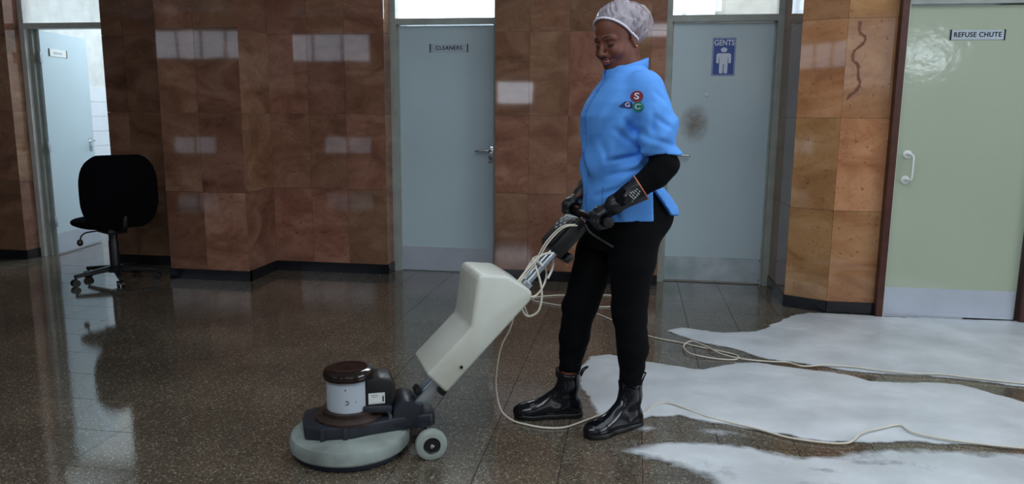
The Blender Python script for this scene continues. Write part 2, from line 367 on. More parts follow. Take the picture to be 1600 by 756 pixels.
# ------------------------------------------------------------------ floor
fb = bmesh.new(); add_box(fb, -11.2, 5.7, -4.2, 8.2, -.12, -.004)
floor = prop(obj('floor', finish(fb, 'floor'), GROUT), kind='structure')
TX0, TY0, TS = -.222, 2.56, .2925
def tile_mesh():
    h = TS / 2 - .0009; bm = bmesh.new()
    b = [bm.verts.new((x, y, -.005)) for x, y in ((-h, -h), (h, -h), (h, h), (-h, h))]
    k = h - .0007; t = [bm.verts.new((x, y, 0)) for x, y in ((-k, -k), (k, -k), (k, k), (-k, k))]
    bm.faces.new(t)
    for i in range(4): bm.faces.new((b[i], b[(i + 1) % 4], t[(i + 1) % 4], t[i]))
    return finish(bm, 'tile')
TM = tile_mesh(); TM.materials.append(TERR)
cells = []
for i in range(-38, 21):
    for j in range(-24, 20):
        x = TX0 + (i + .5) * TS; y = TY0 + (j + .5) * TS
        if x < -11 or x > 5.5 or y > 8.1: continue
        v = Vector((x, y, -1.25)); dz = v.dot(fw); vis = False
        if dz > .5:
            px = 800 + 1184 * v.dot(R_) / dz; py = 378 - 1184 * v.dot(U_) / dz
            vis = -60 < px < 1660 and py < 800
        if y > 5.9 and not (-5.2 < x < -3.3): vis = False
        cells.append((0 if vis else 1, v.length, x, y))
cells.sort(); rest = bmesh.new()
for n_, (nv, dist, x, y) in enumerate(cells):
    if n_ < 300 and nv == 0:
        o = D.objects.new('tile', TM); COL.objects.link(o); o.parent = floor; o.location = (x, y, 0)
    else:
        add_box(rest, x - TS / 2 + .0009, x + TS / 2 - .0009, y - TS / 2 + .0009, y + TS / 2 - .0009, -.005, 0)
prop(obj('tile', finish(rest, 'tiles_rest'), TERR, floor), kind='stuff')

# ------------------------------------------------------------------ walls
ZT = 3.2
YW = 5.65
wall = prop(obj('wall_back', boxes_me([
    (-11, -5.11, YW + .012, 5.9, 0, ZT), (-4.22, -1.895, YW + .012, 5.9, 0, ZT), (-1.02, .195, YW + .012, 5.9, 0, ZT), (1.045, 1.56, YW + .012, 5.9, 0, ZT),
    (-5.11, -4.22, YW + .012, 5.9, 2.62, ZT), (-1.895, -1.02, YW + .012, 5.9, 2.62, ZT), (.195, 1.045, YW + .012, 5.9, 2.62, ZT),
    (-3.46, -2.834, 5.212, YW + .02, 0, ZT)]), PLASTER), kind='structure')
pb = bmesh.new()   # core of the pillar by the refuse chute
core = [(1.045, 5.67), (1.045, 5.197), (1.277, 5.066), (1.56, 5.062), (1.56, 5.67)]
A_ = [pb.verts.new((x, y, 0)) for x, y in core]; B_ = [pb.verts.new((x, y, ZT)) for x, y in core]
pb.faces.new(A_[::-1]); pb.faces.new(B_)
for i in range(5): pb.faces.new((A_[i], A_[(i + 1) % 5], B_[(i + 1) % 5], B_[i]))
pillar_core = obj('pillar_core', finish(pb), PLASTER, wall)
ROWS = [.078, .668, 1.249, 1.853, 2.46, ZT]
def panel_run(p0, p1, stops, rows=ROWS, m=MARBLE, parent=wall, thick=.014):
    """panels on the line p0->p1 (face towards the viewer on its right side)"""
    p0 = Vector((*p0, 0)); p1 = Vector((*p1, 0)); d = (p1 - p0).normalized(); nrm = Vector((d.y, -d.x, 0)); L = (p1 - p0).length
    st = [0] + [s for s in stops if 0 < s < L] + [L]
    for a, b in zip(st, st[1:]):
        for z0, z1 in zip(rows, rows[1:]):
            bm = bmesh.new(); g = .0009; pr = random.uniform(-.0006, .0006)
            q = []
            for s, t in ((a + g, 0), (b - g, 0), (b - g, -thick), (a + g, -thick)):
                q.append(p0 + d * s + nrm * (t + pr if t == 0 else t))
            c = (q[0] + q[2]) / 2; c.z = (z0 + z1) / 2
            lo = [bm.verts.new((v.x - c.x, v.y - c.y, z0 + g - c.z)) for v in q]; hi = [bm.verts.new((v.x - c.x, v.y - c.y, z1 - g - c.z)) for v in q]
            bm.faces.new(lo[::-1]); bm.faces.new(hi)
            for i in range(4): bm.faces.new((lo[i], lo[(i + 1) % 4], hi[(i + 1) % 4], hi[i]))
            o = obj('panel', finish(bm, 'panel'), m, parent); o.location = c
cs = lambda a, b, s: [x - a for x in s]
panel_run((-11, YW), (-5.1, YW), [i * .6 for i in range(1, 9)] + [5.0, 5.3, 5.6])
panel_run((-4.232, YW), (-3.46, YW), [.19, .48])
panel_run((-3.46, 5.2), (-2.82, 5.2), [.30])
panel_run((-2.82, 5.2), (-2.82, YW), [])
panel_run((-3.46, YW), (-3.46, 5.2), [])
panel_run((-2.82, YW), (-1.885, YW), cs(-2.82, 0, [-2.5, -2.2]))
panel_run((-1.03, YW), (.205, YW), cs(-1.03, 0, [-.775, -.484, -.19, .1]))
panel_run((1.03, YW + .2), (1.03, 5.185), [.3], m=MARBLE)
panel_run((1.03, 5.185), (1.27, 5.05), [], m=MARBLE2)
panel_run((1.27, 5.05), (1.556, 5.046), [], m=MARBLE2)
# reveals of the openings (marble returns)
for xa, ya, xb, yb in ((-5.1, YW, -5.1, 5.8), (-1.885, YW, -1.885, 5.8)):
    panel_run((xa, ya), (xb, yb), [], thick=.01)
for xa in (-4.232, -1.03, ):
    panel_run((xa, 5.8), (xa, YW), [], thick=.01)
panel_run((.205, YW), (.205, 5.8), [], thick=.01)
# the big wandering vein on the pillar face
def px_vein():
    pts = [(1.339, 1.83), (1.34, 1.77), (1.375, 1.735), (1.36, 1.695), (1.318, 1.655), (1.315, 1.60), (1.345, 1.57), (1.352, 1.50), (1.365, 1.46), (1.345, 1.415), (1.315, 1.39), (1.295, 1.36)]
    wd = [.010, .009, .008, .009, .008, .010, .009, .008, .009, .011, .010, .003]
    sp = spline([(x, 0, z) for x, z in pts], 5); bm = bmesh.new(); prev = None; n = len(sp)
    for i, p in enumerate(sp):
        t = (sp[min(i + 1, n - 1)] - sp[max(i - 1, 0)]).normalized(); s = Vector((-t.z, 0, t.x))
        k = i / (n - 1) * (len(wd) - 1); w_ = wd[int(k)] * (1 - k % 1) + wd[min(int(k) + 1, len(wd) - 1)] * (k % 1); w_ *= .9 * (1 + .35 * math.sin(i * 2.3) + .2 * math.sin(i * .9))
        y = 5.05 - .0137 * (p.x - 1.27)
        a = bm.verts.new((p.x + s.x * w_, y - .0008, p.z + s.z * w_)); b = bm.verts.new((p.x - s.x * w_, y - .0008, p.z - s.z * w_))
        if prev: bm.faces.new((prev[0], a, b, prev[1]))
        prev = (a, b)
    return finish(bm)
obj('vein', px_vein(), VEIN, wall)

# right wall with refuse chute door
YR = 5.03
wallr = prop(obj('wall_right', boxes_me([(2.445, 5.5, YR + .012, 5.9, 0, ZT), (1.56, 2.445, YR + .05, 5.9, 1.99, ZT), (5.5, 5.7, -4.2, 5.9, 0, ZT)]), DIMWALL), kind='structure')
panel_run((2.45, YR), (5.5, YR), [.3 * i for i in range(1, 11)], m=MARBLE2, parent=wallr)
panel_run((1.56, YR), (2.45, YR), [.3, .6], rows=[2.03, 2.46, ZT], m=MARBLE2, parent=wallr)

# skirting
def skirt(name, runs, h=.078, t=.008, into=.03):
    bm = bmesh.new()
    for p0, p1 in runs:
        p0 = Vector((*p0, 0)); p1 = Vector((*p1, 0)); d = (p1 - p0).normalized(); nn = Vector((d.y, -d.x, 0))
        q = [p0 + nn * t - d * 0, p1 + nn * t, p1 - nn * into, p0 - nn * into]
        lo = [bm.verts.new((v.x, v.y, 0)) for v in q]; hi = [bm.verts.new((v.x, v.y, h)) for v in q]
        bm.faces.new(lo[::-1]); bm.faces.new(hi)
        for i in range(4): bm.faces.new((lo[i], lo[(i + 1) % 4], hi[(i + 1) % 4], hi[i]))
    return prop(obj(name, finish(bm), BLACKSTONE), kind='structure')
skirt('baseboard_back', [((-11, YW), (-5.1, YW)), ((-4.232, YW), (-3.46, YW)), ((-3.468, 5.2), (-2.812, 5.2)), ((-2.82, 5.2), (-2.82, YW)),
      ((-2.82, YW), (-1.885, YW)), ((-1.03, YW), (.205, YW)), ((-5.1, YW), (-5.1, 5.8)), ((-1.885, YW), (-1.885, 5.8))])
skirt('baseboard_right', [((1.03, 5.84), (1.03, 5.18)), ((1.03, 5.185), (1.27, 5.05)), ((1.27, 5.05), (1.556, 5.046)), ((2.45, YR), (5.5, YR))])

# rest of the hall
prop(obj('ceiling', box_me(-11.2, 5.7, -4.2, 8.4, ZT, ZT + .1), CEIL), kind='structure')
prop(obj('wall_left', box_me(-11.2, -11, -4.2, 5.9, 0, ZT), DIMWALL), kind='structure')
# front wall (behind the camera) with its windows and an added glowing slit
wins = [(-10.2, -7.6, 2.3, 2.9), (-7.3, -5.4, 2.3, 2.9), (-9.4, -8.4, .4, .8), (-6.5, -5.4, .4, .8), (-2.8, -2.0, 1.45, 1.95), (-.4, .7, 2.75, 3.05), (4.5, 5.2, 2.1, 2.5), (-2.6, -1.0, .89, .92)]  # last entry: invented glowing slit, mirrored as a thin white line in the marble
xs = sorted({-11.0, 5.5} | {v for w_ in wins for v in w_[:2]}); zs = sorted({0, ZT} | {v for w_ in wins for v in w_[2:]})
bl = []
for a, b in zip(xs, xs[1:]):
    for c, d in zip(zs, zs[1:]):
        mx, mz = (a + b) / 2, (c + d) / 2
        if not any(w_[0] < mx < w_[1] and w_[2] < mz < w_[3] for w_ in wins): bl.append((a, b, -4.2, -4, c, d))
prop(obj('wall_front', boxes_me(bl), DIMWALL), kind='structure')
for i, (a, b, c, d) in enumerate(wins):
    o = prop(obj('window_%d' % (i + 1), box_me(a, b, -4.12, -4.1, c, d), SKYBRIGHT if a > 4 else SKYMID if a > -3 else SKY if c > 2 else SKYLOW), kind='structure')
    bars = [(a, b, -4.1, -4.05, c, c + .04), (a, b, -4.1, -4.05, d - .04, d), (a, a + .04, -4.1, -4.05, c, d), (b - .04, b, -4.1, -4.05, c, d)]
    nb = max(1, round((b - a) / .55))
    for k in range(1, nb): x = a + (b - a) * k / nb; bars.append((x - .018, x + .018, -4.1, -4.05, c, d))
    obj('window_frame', boxes_me(bars), FRAMEWHITE, o)

# small rooms behind the doors
prop(obj('wall_washroom', boxes_me([(-5.62, -5.5, 5.9, 8.2, 0, ZT), (-3.2, -3.1, 5.9, 8.2, 0, ZT), (-5.6, -3.1, 8.2, 8.3, 0, ZT)]), PLASTER), kind='structure')
prop(obj('wall_back_rooms', boxes_me([(-2.4, 1.7, 7.6, 7.7, 0, ZT), (-2.4, -2.3, 5.9, 7.6, 0, ZT), (-.45, -.35, 5.9, 7.6, 0, ZT), (1.6, 1.7, 5.9, 7.6, 0, ZT)]), PLASTER), kind='structure')

# ------------------------------------------------------------------ doors
def lever(parent, x, y, z, s=-1, M=None):
    """backplate with lever and keyhole on a face looking to -Y; s = side the lever points"""
    bp = obj('handle', box_me(x - .021, x + .021, y - .006, y, z - .085, z + .045, bev=.003), CHROME, parent)
    lv = bmesh.new(); tube_bm(lv, spline([(x, y - .005, z + .012), (x, y - .035, z + .012), (x + s * .02, y - .048, z + .012), (x + s * .10, y - .048, z + .010), (x + s * .112, y - .044, z + .009)], 4), .0085, 8)
    l_ = obj('lever', finish(lv, 'lever', True, 60), CHROME, bp)
    k_ = obj('keyhole', box_me(x - .004, x + .004, y - .0068, y - .005, z - .058, z - .04), INK, bp)
    if M is not None:
        for q in (bp, l_, k_): q.data.transform(M)
    return bp
def sign(parent, x0, x1, y, z0, z1, txt, size, plate=SIGNGREY, ends=True, M=None, offset=.0006, sx=1.0):
    sg = obj('sign', box_me(x0, x1, y - .004, y, z0, z1), plate, parent); ps = [sg]
    if ends:
        for a in (x0 - .004, x1): ps.append(obj('sign_end', box_me(a, a + .006, y - .007, y, z0 - .003, z1 + .003), INK, sg))
    if txt: ps.append(obj('lettering', text_me(txt, size, face_y((x0 + x1) / 2, y - .0046, (z0 + z1) / 2), offset=offset, sx=sx, spacing=1.08), INK, sg))
    if M is not None:
        for q in ps: q.data.transform(M)
    return sg
def frame_me(x0, x1, y, zr, zt, j=.045, dep=.09):
    return boxes_me([(x0, x0 + j, y, y + dep, 0, zt), (x1 - j, x1, y, y + dep, 0, zt), (x0 + j, x1 - j, y, y + dep, zr, zr + .045), (x0 + j, x1 - j, y, y + dep, zt - .045, zt),
                     (x0 + j - .001, x0 + j + .014, y + .045, y + dep, 0, zr), (x1 - j - .014, x1 - j + .001, y + .045, y + dep, 0, zr)])
# door 1: washroom, standing open
hinge = Vector((-4.985, 5.88, 0)); open_dir = Vector((-.17, .985, 0)).normalized(); ang = math.atan2(open_dir.y, open_dir.x)
M1 = Matrix.Translation(hinge) @ Matrix.Rotation(ang, 4, 'Z')       # leaf along local x, local -y faces the hall
d1 = prop(obj('door_1', box_me(0, .73, 0, .04, .012, 1.925, M=M1), DOORPAINT), kind='structure')
obj('door_frame', frame_me(-5.1, -4.22, 5.8, 1.93, 2.62), FRAMEWHITE, d1)
obj('architrave', box_me(-5.056, -5.02, 5.84, 5.9, 0, 1.93), FRAMEPAINT, d1)
obj('door_stop', box_me(-5.02, -4.995, 5.87, 5.93, 0, 1.93), FRAMEPAINT, d1)
obj('kick_plate', box_me(.01, .72, -.002, 0, .015, .19, M=M1), ALU, d1)
obj('transom_pane', box_me(-5.06, -4.26, 5.84, 5.846, 1.975, 2.58), GLASS, d1)
s1 = sign(d1, .12, .38, 0, 1.725, 1.785, '', .03, WHITEPLASTIC, M=M1)
for k in range(5): obj('lettering', box_me(.185 + k * .027, .205 + k * .027, -.005, -.004, 1.745, 1.765, M=M1), SIGNGREY, s1)
lever(d1, .67, 0, .97, -1, M=M1)
for z in (.3, .95, 1.7): obj('hinge', box_me(-.03, .004, -.012, .004, z - .045, z + .045, bev=.002, M=M1), STEEL, d1)
# white tiles on the washroom walls
tl = bmesh.new()
for i in range(8):
    for k in range(10):
        add_box(tl, -5.5 + .3 * i + .0015, -5.5 + .3 * i + .2985, 8.19, 8.2, .005 + .15 * k + .0015, .005 + .15 * k + .1485)
        add_box(tl, -5.5, -5.492, 5.95 + .28 * i + .0015, 5.95 + .28 * i + .2785, .005 + .15 * k + .0015, .005 + .15 * k + .1485)
prop(obj('wall_tiles', finish(tl), TILEWHITE, D.objects['wall_washroom']), kind='stuff')

# door 2: cleaners
d2 = prop(obj('door_2', box_me(-1.84, -1.055, 5.85, 5.89, .003, 1.925, bev=.002, seg=1), DOORPAINT), kind='structure')
obj('door_frame', frame_me(-1.885, -1.02, 5.80, 1.93, 2.62), FRAMEPAINT, d2)
obj('kick_plate', box_me(-1.832, -1.06, 5.847, 5.85, .012, .198), ALU, d2)
obj('transom_pane', box_me(-1.84, -1.06, 5.84, 5.846, 1.975, 2.58), GLASS, d2)
sign(d2, -1.575, -1.285, 5.85, 1.728, 1.785, 'CLEANERS', .042)
lever(d2, -1.10, 5.85, .965, -1)
# door 3: gents
d3 = prop(obj('door_3', box_me(.245, .985, 5.85, 5.89, .01, 1.925, bev=.002, seg=1), DOORPAINT), kind='structure')
obj('door_frame', frame_me(.205, 1.03, 5.80, 1.93, 2.62), FRAMEPAINT, d3)
obj('kick_plate', box_me(.25, .98, 5.847, 5.85, .012, .195), ALUSTAIN, d3)
obj('transom_pane', box_me(.25, .985, 5.84, 5.846, 1.975, 2.58), GLASS, d3)
for x, z in ((.262, .18), (.968, .18), (.262, .03), (.968, .03)): obj('screw', box_me(x - .004, x + .004, 5.8455, 5.847, z - .004, z + .004), INK, d3)
gs = obj('sign', box_me(.545, .709, 5.847, 5.85, 1.548, 1.818), BLUE, d3); prop(gs, 'blue and white gents toilet sign')
obj('sign_border', boxes_me([(.549, .705, 5.8462, 5.847, 1.552, 1.555), (.549, .705, 5.8462, 5.847, 1.811, 1.814), (.549, .552, 5.8462, 5.847, 1.552, 1.814), (.702, .705, 5.8462, 5.847, 1.552, 1.814)]), SIGNWHITE, gs)
obj('lettering', text_me('GENTS', .056, face_y(.627, 5.8458, 1.781), offset=.0012, sx=.82, spacing=1.02), SIGNWHITE, gs)
mb = bmesh.new(); cx = .627
def flat_poly(bm, pts, y):
    bm.faces.new([bm.verts.new((x, y, z)) for x, z in pts])
flat_poly(mb, [(cx + .023 * math.cos(t), 1.732 + .017 * math.sin(t)) for t in [i * math.pi / 10 for i in range(20)]], 5.8462)
def rrect(x0, x1, z0, z1, r): return [(cx_ + r * math.cos(a), cz_ + r * math.sin(a)) for cx_, cz_, a0 in ((x1 - r, z1 - r, 0), (x0 + r, z1 - r, 90), (x0 + r, z0 + r, 180), (x1 - r, z0 + r, 270)) for a in [rad(a0 + k * 22.5) for k in range(5)]]
flat_poly(mb, rrect(cx - .052, cx + .052, 1.677, 1.708, .015), 5.8462); flat_poly(mb, rrect(cx - .052, cx - .034, 1.636, 1.700, .008), 5.8459); flat_poly(mb, rrect(cx + .034, cx + .052, 1.636, 1.700, .008), 5.8459)
flat_poly(mb, rrect(cx - .030, cx + .030, 1.630, 1.70, .006), 5.8457); flat_poly(mb, rrect(cx - .030, cx - .003, 1.564, 1.655, .008), 5.8455); flat_poly(mb, rrect(cx + .003, cx + .030, 1.564, 1.655, .008), 5.8455)
obj('pictogram', finish(mb), SIGNWHITE, gs)
obj('lock_hole', lathe_me([(0, .0), (.013, .0), (.014, .004), (.006, .005), (0, .004)], M=Matrix.Translation((.521, 5.85, 1.406)) @ Matrix.Rotation(rad(90), 4, 'X'), n=16), STEEL, d3)
lever(d3, .30, 5.85, .955, 1)
# worn brown smear on the gents door
stm = D.materials.new('brown_smear'); stm.use_nodes = True; nt = stm.node_tree; b_ = nt.nodes['Principled BSDF']; b_.inputs['Base Color'].default_value = (*srgb((138, 116, 92)), 1); b_.inputs['Roughness'].default_value = .35
tc = nt.nodes.new('ShaderNodeTexCoord'); gr = nt.nodes.new('ShaderNodeTexGradient'); gr.gradient_type = 'SPHERICAL'; nz = nt.nodes.new('ShaderNodeTexNoise'); nz.inputs['Scale'].default_value = 22; nz.inputs['Detail'].default_value = 6
mp = nt.nodes.new('ShaderNodeMapping'); mp.inputs['Scale'].default_value = (8.3, 8.3, 6.2); nt.links.new(tc.outputs['Object'], mp.inputs[0]); nt.links.new(mp.outputs[0], gr.inputs[0]); nt.links.new(tc.outputs['Object'], nz.inputs['Vector'])
mt = nt.nodes.new('ShaderNodeMath'); mt.operation = 'MULTIPLY'; nt.links.new(gr.outputs['Fac'], mt.inputs[0]); nt.links.new(nz.outputs['Fac'], mt.inputs[1])
mr = nt.nodes.new('ShaderNodeMapRange'); mr.inputs['From Min'].default_value = .02; mr.inputs['From Max'].default_value = .6; mr.inputs['To Max'].default_value = .4; nt.links.new(mt.outputs[0], mr.inputs['Value']); nt.links.new(mr.outputs[0], b_.inputs['Alpha'])
sm_ = obj('stain', box_me(-.14, .14, -.0004, .0, -.17, .17), stm, d3); sm_.location = (.44, 5.8495, 1.20)
# lit panes seen through the transoms
def pane(x0, x1, z0, z1, m=SKY): return box_me(x0, x1, 7.57, 7.59, z0, z1)
wg = prop(obj('window_9', box_me(.28, .41, 7.57, 7.6, 2.15, 2.62), SKY2), kind='structure'); obj('pane', box_me(.445, .71, 7.57, 7.6, 2.15, 2.62), SKY2, wg)
obj('window_frame', boxes_me([(.24, .28, 7.56, 7.6, 2.1, 2.66), (.41, .445, 7.56, 7.6, 2.1, 2.66), (.71, .74, 7.56, 7.6, 2.1, 2.66), (.24, .74, 7.56, 7.6, 2.1, 2.15)]), FRAMEPAINT, wg)
prop(obj('window_10', box_me(-2.28, -.6, 7.57, 7.6, 1.6, 3.0), SKY2), kind='structure')

# door 4: refuse chute
d4 = prop(obj('door_4', box_me(1.612, 2.385, 5.04, 5.08, .012, 1.915, bev=.002, seg=1), DOORPAINT2), kind='structure')
obj('door_frame', boxes_me([(1.556, 1.595, 4.985, 5.10, 0, 2.03), (2.40, 2.45, 4.985, 5.10, 0, 2.03)]), TIMBER, d4)
obj('frame_edge', boxes_me([(1.595, 1.602, 4.995, 5.10, 0, 1.92)]), FRAMEWHITE, d4)
obj('door_head', box_me(1.595, 2.40, 5.01, 5.10, 1.922, 2.03), FRAMEPAINT, d4)
obj('kick_plate', box_me(1.614, 2.378, 5.037, 5.04, .012, .19), ALU, d4)
sign(d4, 1.855, 2.148, 5.04, 1.717, 1.772, 'REFUSE CHUTE', .040, sx=.92)
hd = obj('handle', tube_me([(1.675, 5.04, 1.03), (1.675, 5.0, 1.03), (1.69, 4.985, 1.02), (1.692, 4.985, .955), (1.69, 4.985, .885), (1.675, 5.0, .873), (1.675, 5.04, .873)], .0085, 8, sub=5), WHITEPLASTIC, d4)
for z in (1.03, .873):
    obj('rosette', lathe_me([(0, 0), (.026, 0), (.026, .006), (.02, .009), (.012, .009), (0, .009)], M=Matrix.Translation((1.672, 5.04, z)) @ Matrix.Rotation(rad(90), 4, 'X'), n=20), WHITEPLASTIC, hd)

# ------------------------------------------------------------------ foam
fA = [(0.224, 4.435), (0.321, 4.509), (0.484, 4.456), (0.651, 4.474), (0.746, 4.506), (0.838, 4.62), (0.937, 4.802), (1.054, 4.965), (1.151, 5.016), (1.304, 5.029), (1.609, 5.02), (2.455, 5.057), (2.903, 5.082), (2.159, 3.707), (1.862, 3.763), (1.655, 3.805), (1.491, 3.83), (1.313, 3.826), (1.105, 3.826), (0.997, 3.885), (0.851, 3.93), (0.729, 3.96), (0.585, 4.099), (0.425, 4.2), (0.291, 4.314)]
fB = [(-0.237, 3.426), (-0.251, 3.687), (-0.196, 3.854), (-0.098, 3.917), (0.07, 3.828), (0.262, 3.781), (0.386, 3.754), (0.56, 3.897), (0.72, 3.906), (0.869, 3.862), (1.044, 3.825), (1.117, 3.762), (1.163, 3.716), (1.402, 3.741), (1.578, 3.755), (1.693, 3.631), (1.767, 3.556), (2.034, 3.476), (1.767, 2.982), (1.514, 3.004), (1.242, 3.008), (1.071, 2.984), (0.875, 2.955), (0.706, 2.943), (0.57, 2.992), (0.473, 3.013), (0.328, 3.079), (0.225, 3.102), (0.117, 3.062), (0.064, 3.019), (-0.068, 3.029), (-0.137, 3.087), (-0.176, 3.269)]
fC = [(-0.12, 2.772), (-0.034, 2.753), (0.063, 2.817), (0.187, 2.862), (0.31, 2.872), (0.501, 2.865), (0.637, 2.838), (0.842, 2.92), (1.04, 2.96), (1.277, 2.979), (1.5, 2.973), (1.748, 2.946), (1.461, 2.417), (0.349, 2.224), (0.316, 2.461), (0.196, 2.581), (0.062, 2.649), (-0.032, 2.686)]
fD = [(0.025, 2.978), (0.09, 3.023), (0.155, 3.008), (0.191, 2.95), (0.113, 2.886), (0.063, 2.865), (0.026, 2.908)]
fE = [(0.373, 3.021), (0.47, 2.987), (0.54, 2.962), (0.559, 2.929), (0.461, 2.923), (0.34, 2.939), (0.268, 2.976)]
def poly_sd(px, py, poly):
    d = np.full(px.shape, 1e9); inside = np.zeros(px.shape, bool); n = len(poly)
    for i in range(n):
        ax, ay = poly[i]; bx, by = poly[(i + 1) % n]; ex, ey = bx - ax, by - ay; wx, wy = px - ax, py - ay
        t = np.clip((wx * ex + wy * ey) / (ex * ex + ey * ey), 0, 1); d = np.minimum(d, (wx - ex * t) ** 2 + (wy - ey * t) ** 2)
        c = ((ay > py) != (by > py)); c &= px < (ex * (py - ay) / (ey if abs(ey) > 1e-9 else 1e-9) + ax); inside ^= c
    d = np.sqrt(d); return np.where(inside, d, -d)
rng = np.random.RandomState(5)
def vnoise(x, y, s, seed):
    r = np.random.RandomState(seed); G = r.rand(257, 257); X = x * s + 90; Y = y * s + 90
    xi = np.floor(X).astype(int); yi = np.floor(Y).astype(int); fx = X - xi; fy = Y - yi; fx = fx * fx * (3 - 2 * fx); fy = fy * fy * (3 - 2 * fy)
    g = lambda a, b: G[a % 257, b % 257]
    return (g(xi, yi) * (1 - fx) + g(xi + 1, yi) * fx) * (1 - fy) + (g(xi, yi + 1) * (1 - fx) + g(xi + 1, yi + 1) * fx) * fy
def foam(polys, label, step=.012, soft=.05, thick=.012, thin=0.0):
    xs_ = [p[0] for q, _ in polys for p in q]; ys_ = [p[1] for q, _ in polys for p in q]
    X = np.arange(min(xs_) - .06, max(xs_) + .06, step); Y = np.arange(min(ys_) - .06, min(max(ys_) + .06, 5.04), step)
    gx, gy = np.meshgrid(X, Y, indexing='ij')
    wx = gx + .025 * (vnoise(gx, gy, 9, 1) - .5) + .012 * (vnoise(gx, gy, 30, 2) - .5); wy = gy + .025 * (vnoise(gx, gy, 9, 3) - .5) + .012 * (vnoise(gx, gy, 30, 4) - .5)
    sd = np.full(gx.shape, -1.0); dens = np.zeros(gx.shape)
    for q, dd in polys:
        s_ = poly_sd(wx, wy, q); dn = np.clip(s_ / soft, -.2, 1) * dd; dens = np.maximum(dens, dn); sd = np.maximum(sd, s_)
    streak = vnoise(gx + .35 * gy, gy, 5, 8) * .6 + vnoise(gx * .5 + .2 * gy, gy * 1.6, 11, 9) * .4
    dens = dens - thin * np.clip((streak - .35) * 2.5, 0, 1)
    h = .0012 + thick * np.clip(sd / .18, 0, 1) ** .6 * (.35 + .9 * vnoise(gx, gy, 7, 11)) + .0025 * vnoise(gx, gy, 26, 12) * np.clip(sd / .03, 0, 1)
    keep = sd > -.02; nx, ny = gx.shape; idn = -np.ones((nx, ny), int)
    fm = keep[:-1, :-1] & keep[1:, :-1] & keep[1:, 1:] & keep[:-1, 1:]
    use = np.zeros((nx, ny), bool)
    for a, b in ((0, 0), (1, 0), (1, 1), (0, 1)): use[a:nx - 1 + a, b:ny - 1 + b] |= fm
    idn[use] = np.arange(use.sum()); vs = np.stack([gx[use], gy[use], h[use]], 1)
    i, j = np.nonzero(fm); fs = np.stack([idn[i, j], idn[i + 1, j], idn[i + 1, j + 1], idn[i, j + 1]], 1)
    me = D.meshes.new('foam'); me.from_pydata(vs.tolist(), [], fs.tolist()); me.polygons.foreach_set('use_smooth', [True] * len(fs))
    at = me.attributes.new('foam_density', 'FLOAT', 'POINT'); at.data.foreach_set('value', dens[use].astype(np.float32))
    return prop(obj('soap_foam', me, FOAM), label, 'foam', kind='stuff')
foam([(fA, 1.0)], 'white soap foam spread on the floor up to the refuse chute door', soft=.03, thin=.12)
foam([(fB, 1.0)], 'white soap foam spread behind the near boot, between the two runs of cord', soft=.035, thin=.15)
foam([(fC, .95), (fD, .55), (fE, .55)], 'thin streaky soap foam in the right foreground in front of the near boot', soft=.09, thin=.48)

# ------------------------------------------------------------------ swivel chair
ch = prop(empty('office_chair', (-3.81, 5.04, 0), rad(148)), 'black swivel office chair in front of the marble wall by the open door', 'chair')
def pad_me(w_, d_, t_, z, cy=0):       # rounded cushion
    return surf(lambda p: np.maximum(((np.abs(p[0]) / (d_ / 2)) ** 3.2 + (np.abs(p[1] - cy) / (w_ / 2)) ** 3.2 + (np.abs(p[2] - z) / (t_ / 2)) ** 2.4) ** (1 / 3) - 1, -1) * t_ / 2,
                axes((-d_ / 2 - .02, d_ / 2 + .02, .015)), axes((-w_ / 2 - .02, w_ / 2 + .02, .015)), axes((z - t_ / 2 - .015, z + t_ / 2 + .015, .008)))
seat = obj('seat', pad_me(.48, .46, .085, .445), CHAIRFAB, ch); seat.location = (.04, 0, 0)
bk = obj('backrest', surf(lambda p: (((np.abs(p[1]) / .232) ** 2.9 + (np.abs(p[2] - .685) / .238) ** 2.9) ** (1 / 2.9) - 1) * .1 + np.maximum(np.abs(p[0] + .20 + .12 * p[1] ** 2 * -6 * .3) - .028, -.02) * .9,
         axes((-.32, -.06, .008)), axes((-.28, .28, .012)), axes((.42, .95, .012))), CHAIRFAB, ch)
obj('back_bracket', tube_me([(-.02, 0, .39), (-.18, 0, .40), (-.235, 0, .46), (-.235, 0, .62)], .022, 8, sub=5), BLACKPLASTIC, ch)
obj('mechanism', box_me(-.10, .12, -.07, .07, .365, .41, bev=.01), BLACKPLASTIC, ch)
lv = obj('lever', tube_me([(.03, .06, .385), (.04, .16, .38), (.04, .20, .36), (.04, .215, .32)], .006, 6, sub=4), BLACKPLASTIC, ch)
obj('knob', lathe_me([(0, 0), (.014, .004), (.022, .02), (.016, .045), (0, .05)], M=Matrix.Translation((.04, .215, .285)), n=12), BLACKPLASTIC, lv)
obj('gas_column', lathe_me([(.014, .30), (.014, .37), (.03, .37), (.03, .31), (.034, .30), (.034, .10), (.05, .08), (.05, .07), (0, .07)], n=20), BLACKPLASTIC, ch)
base = obj('base', lathe_me([(0, .12), (.045, .12), (.06, .105), (.06, .075), (0, .07)], n=20), BLACKPLASTIC, ch)
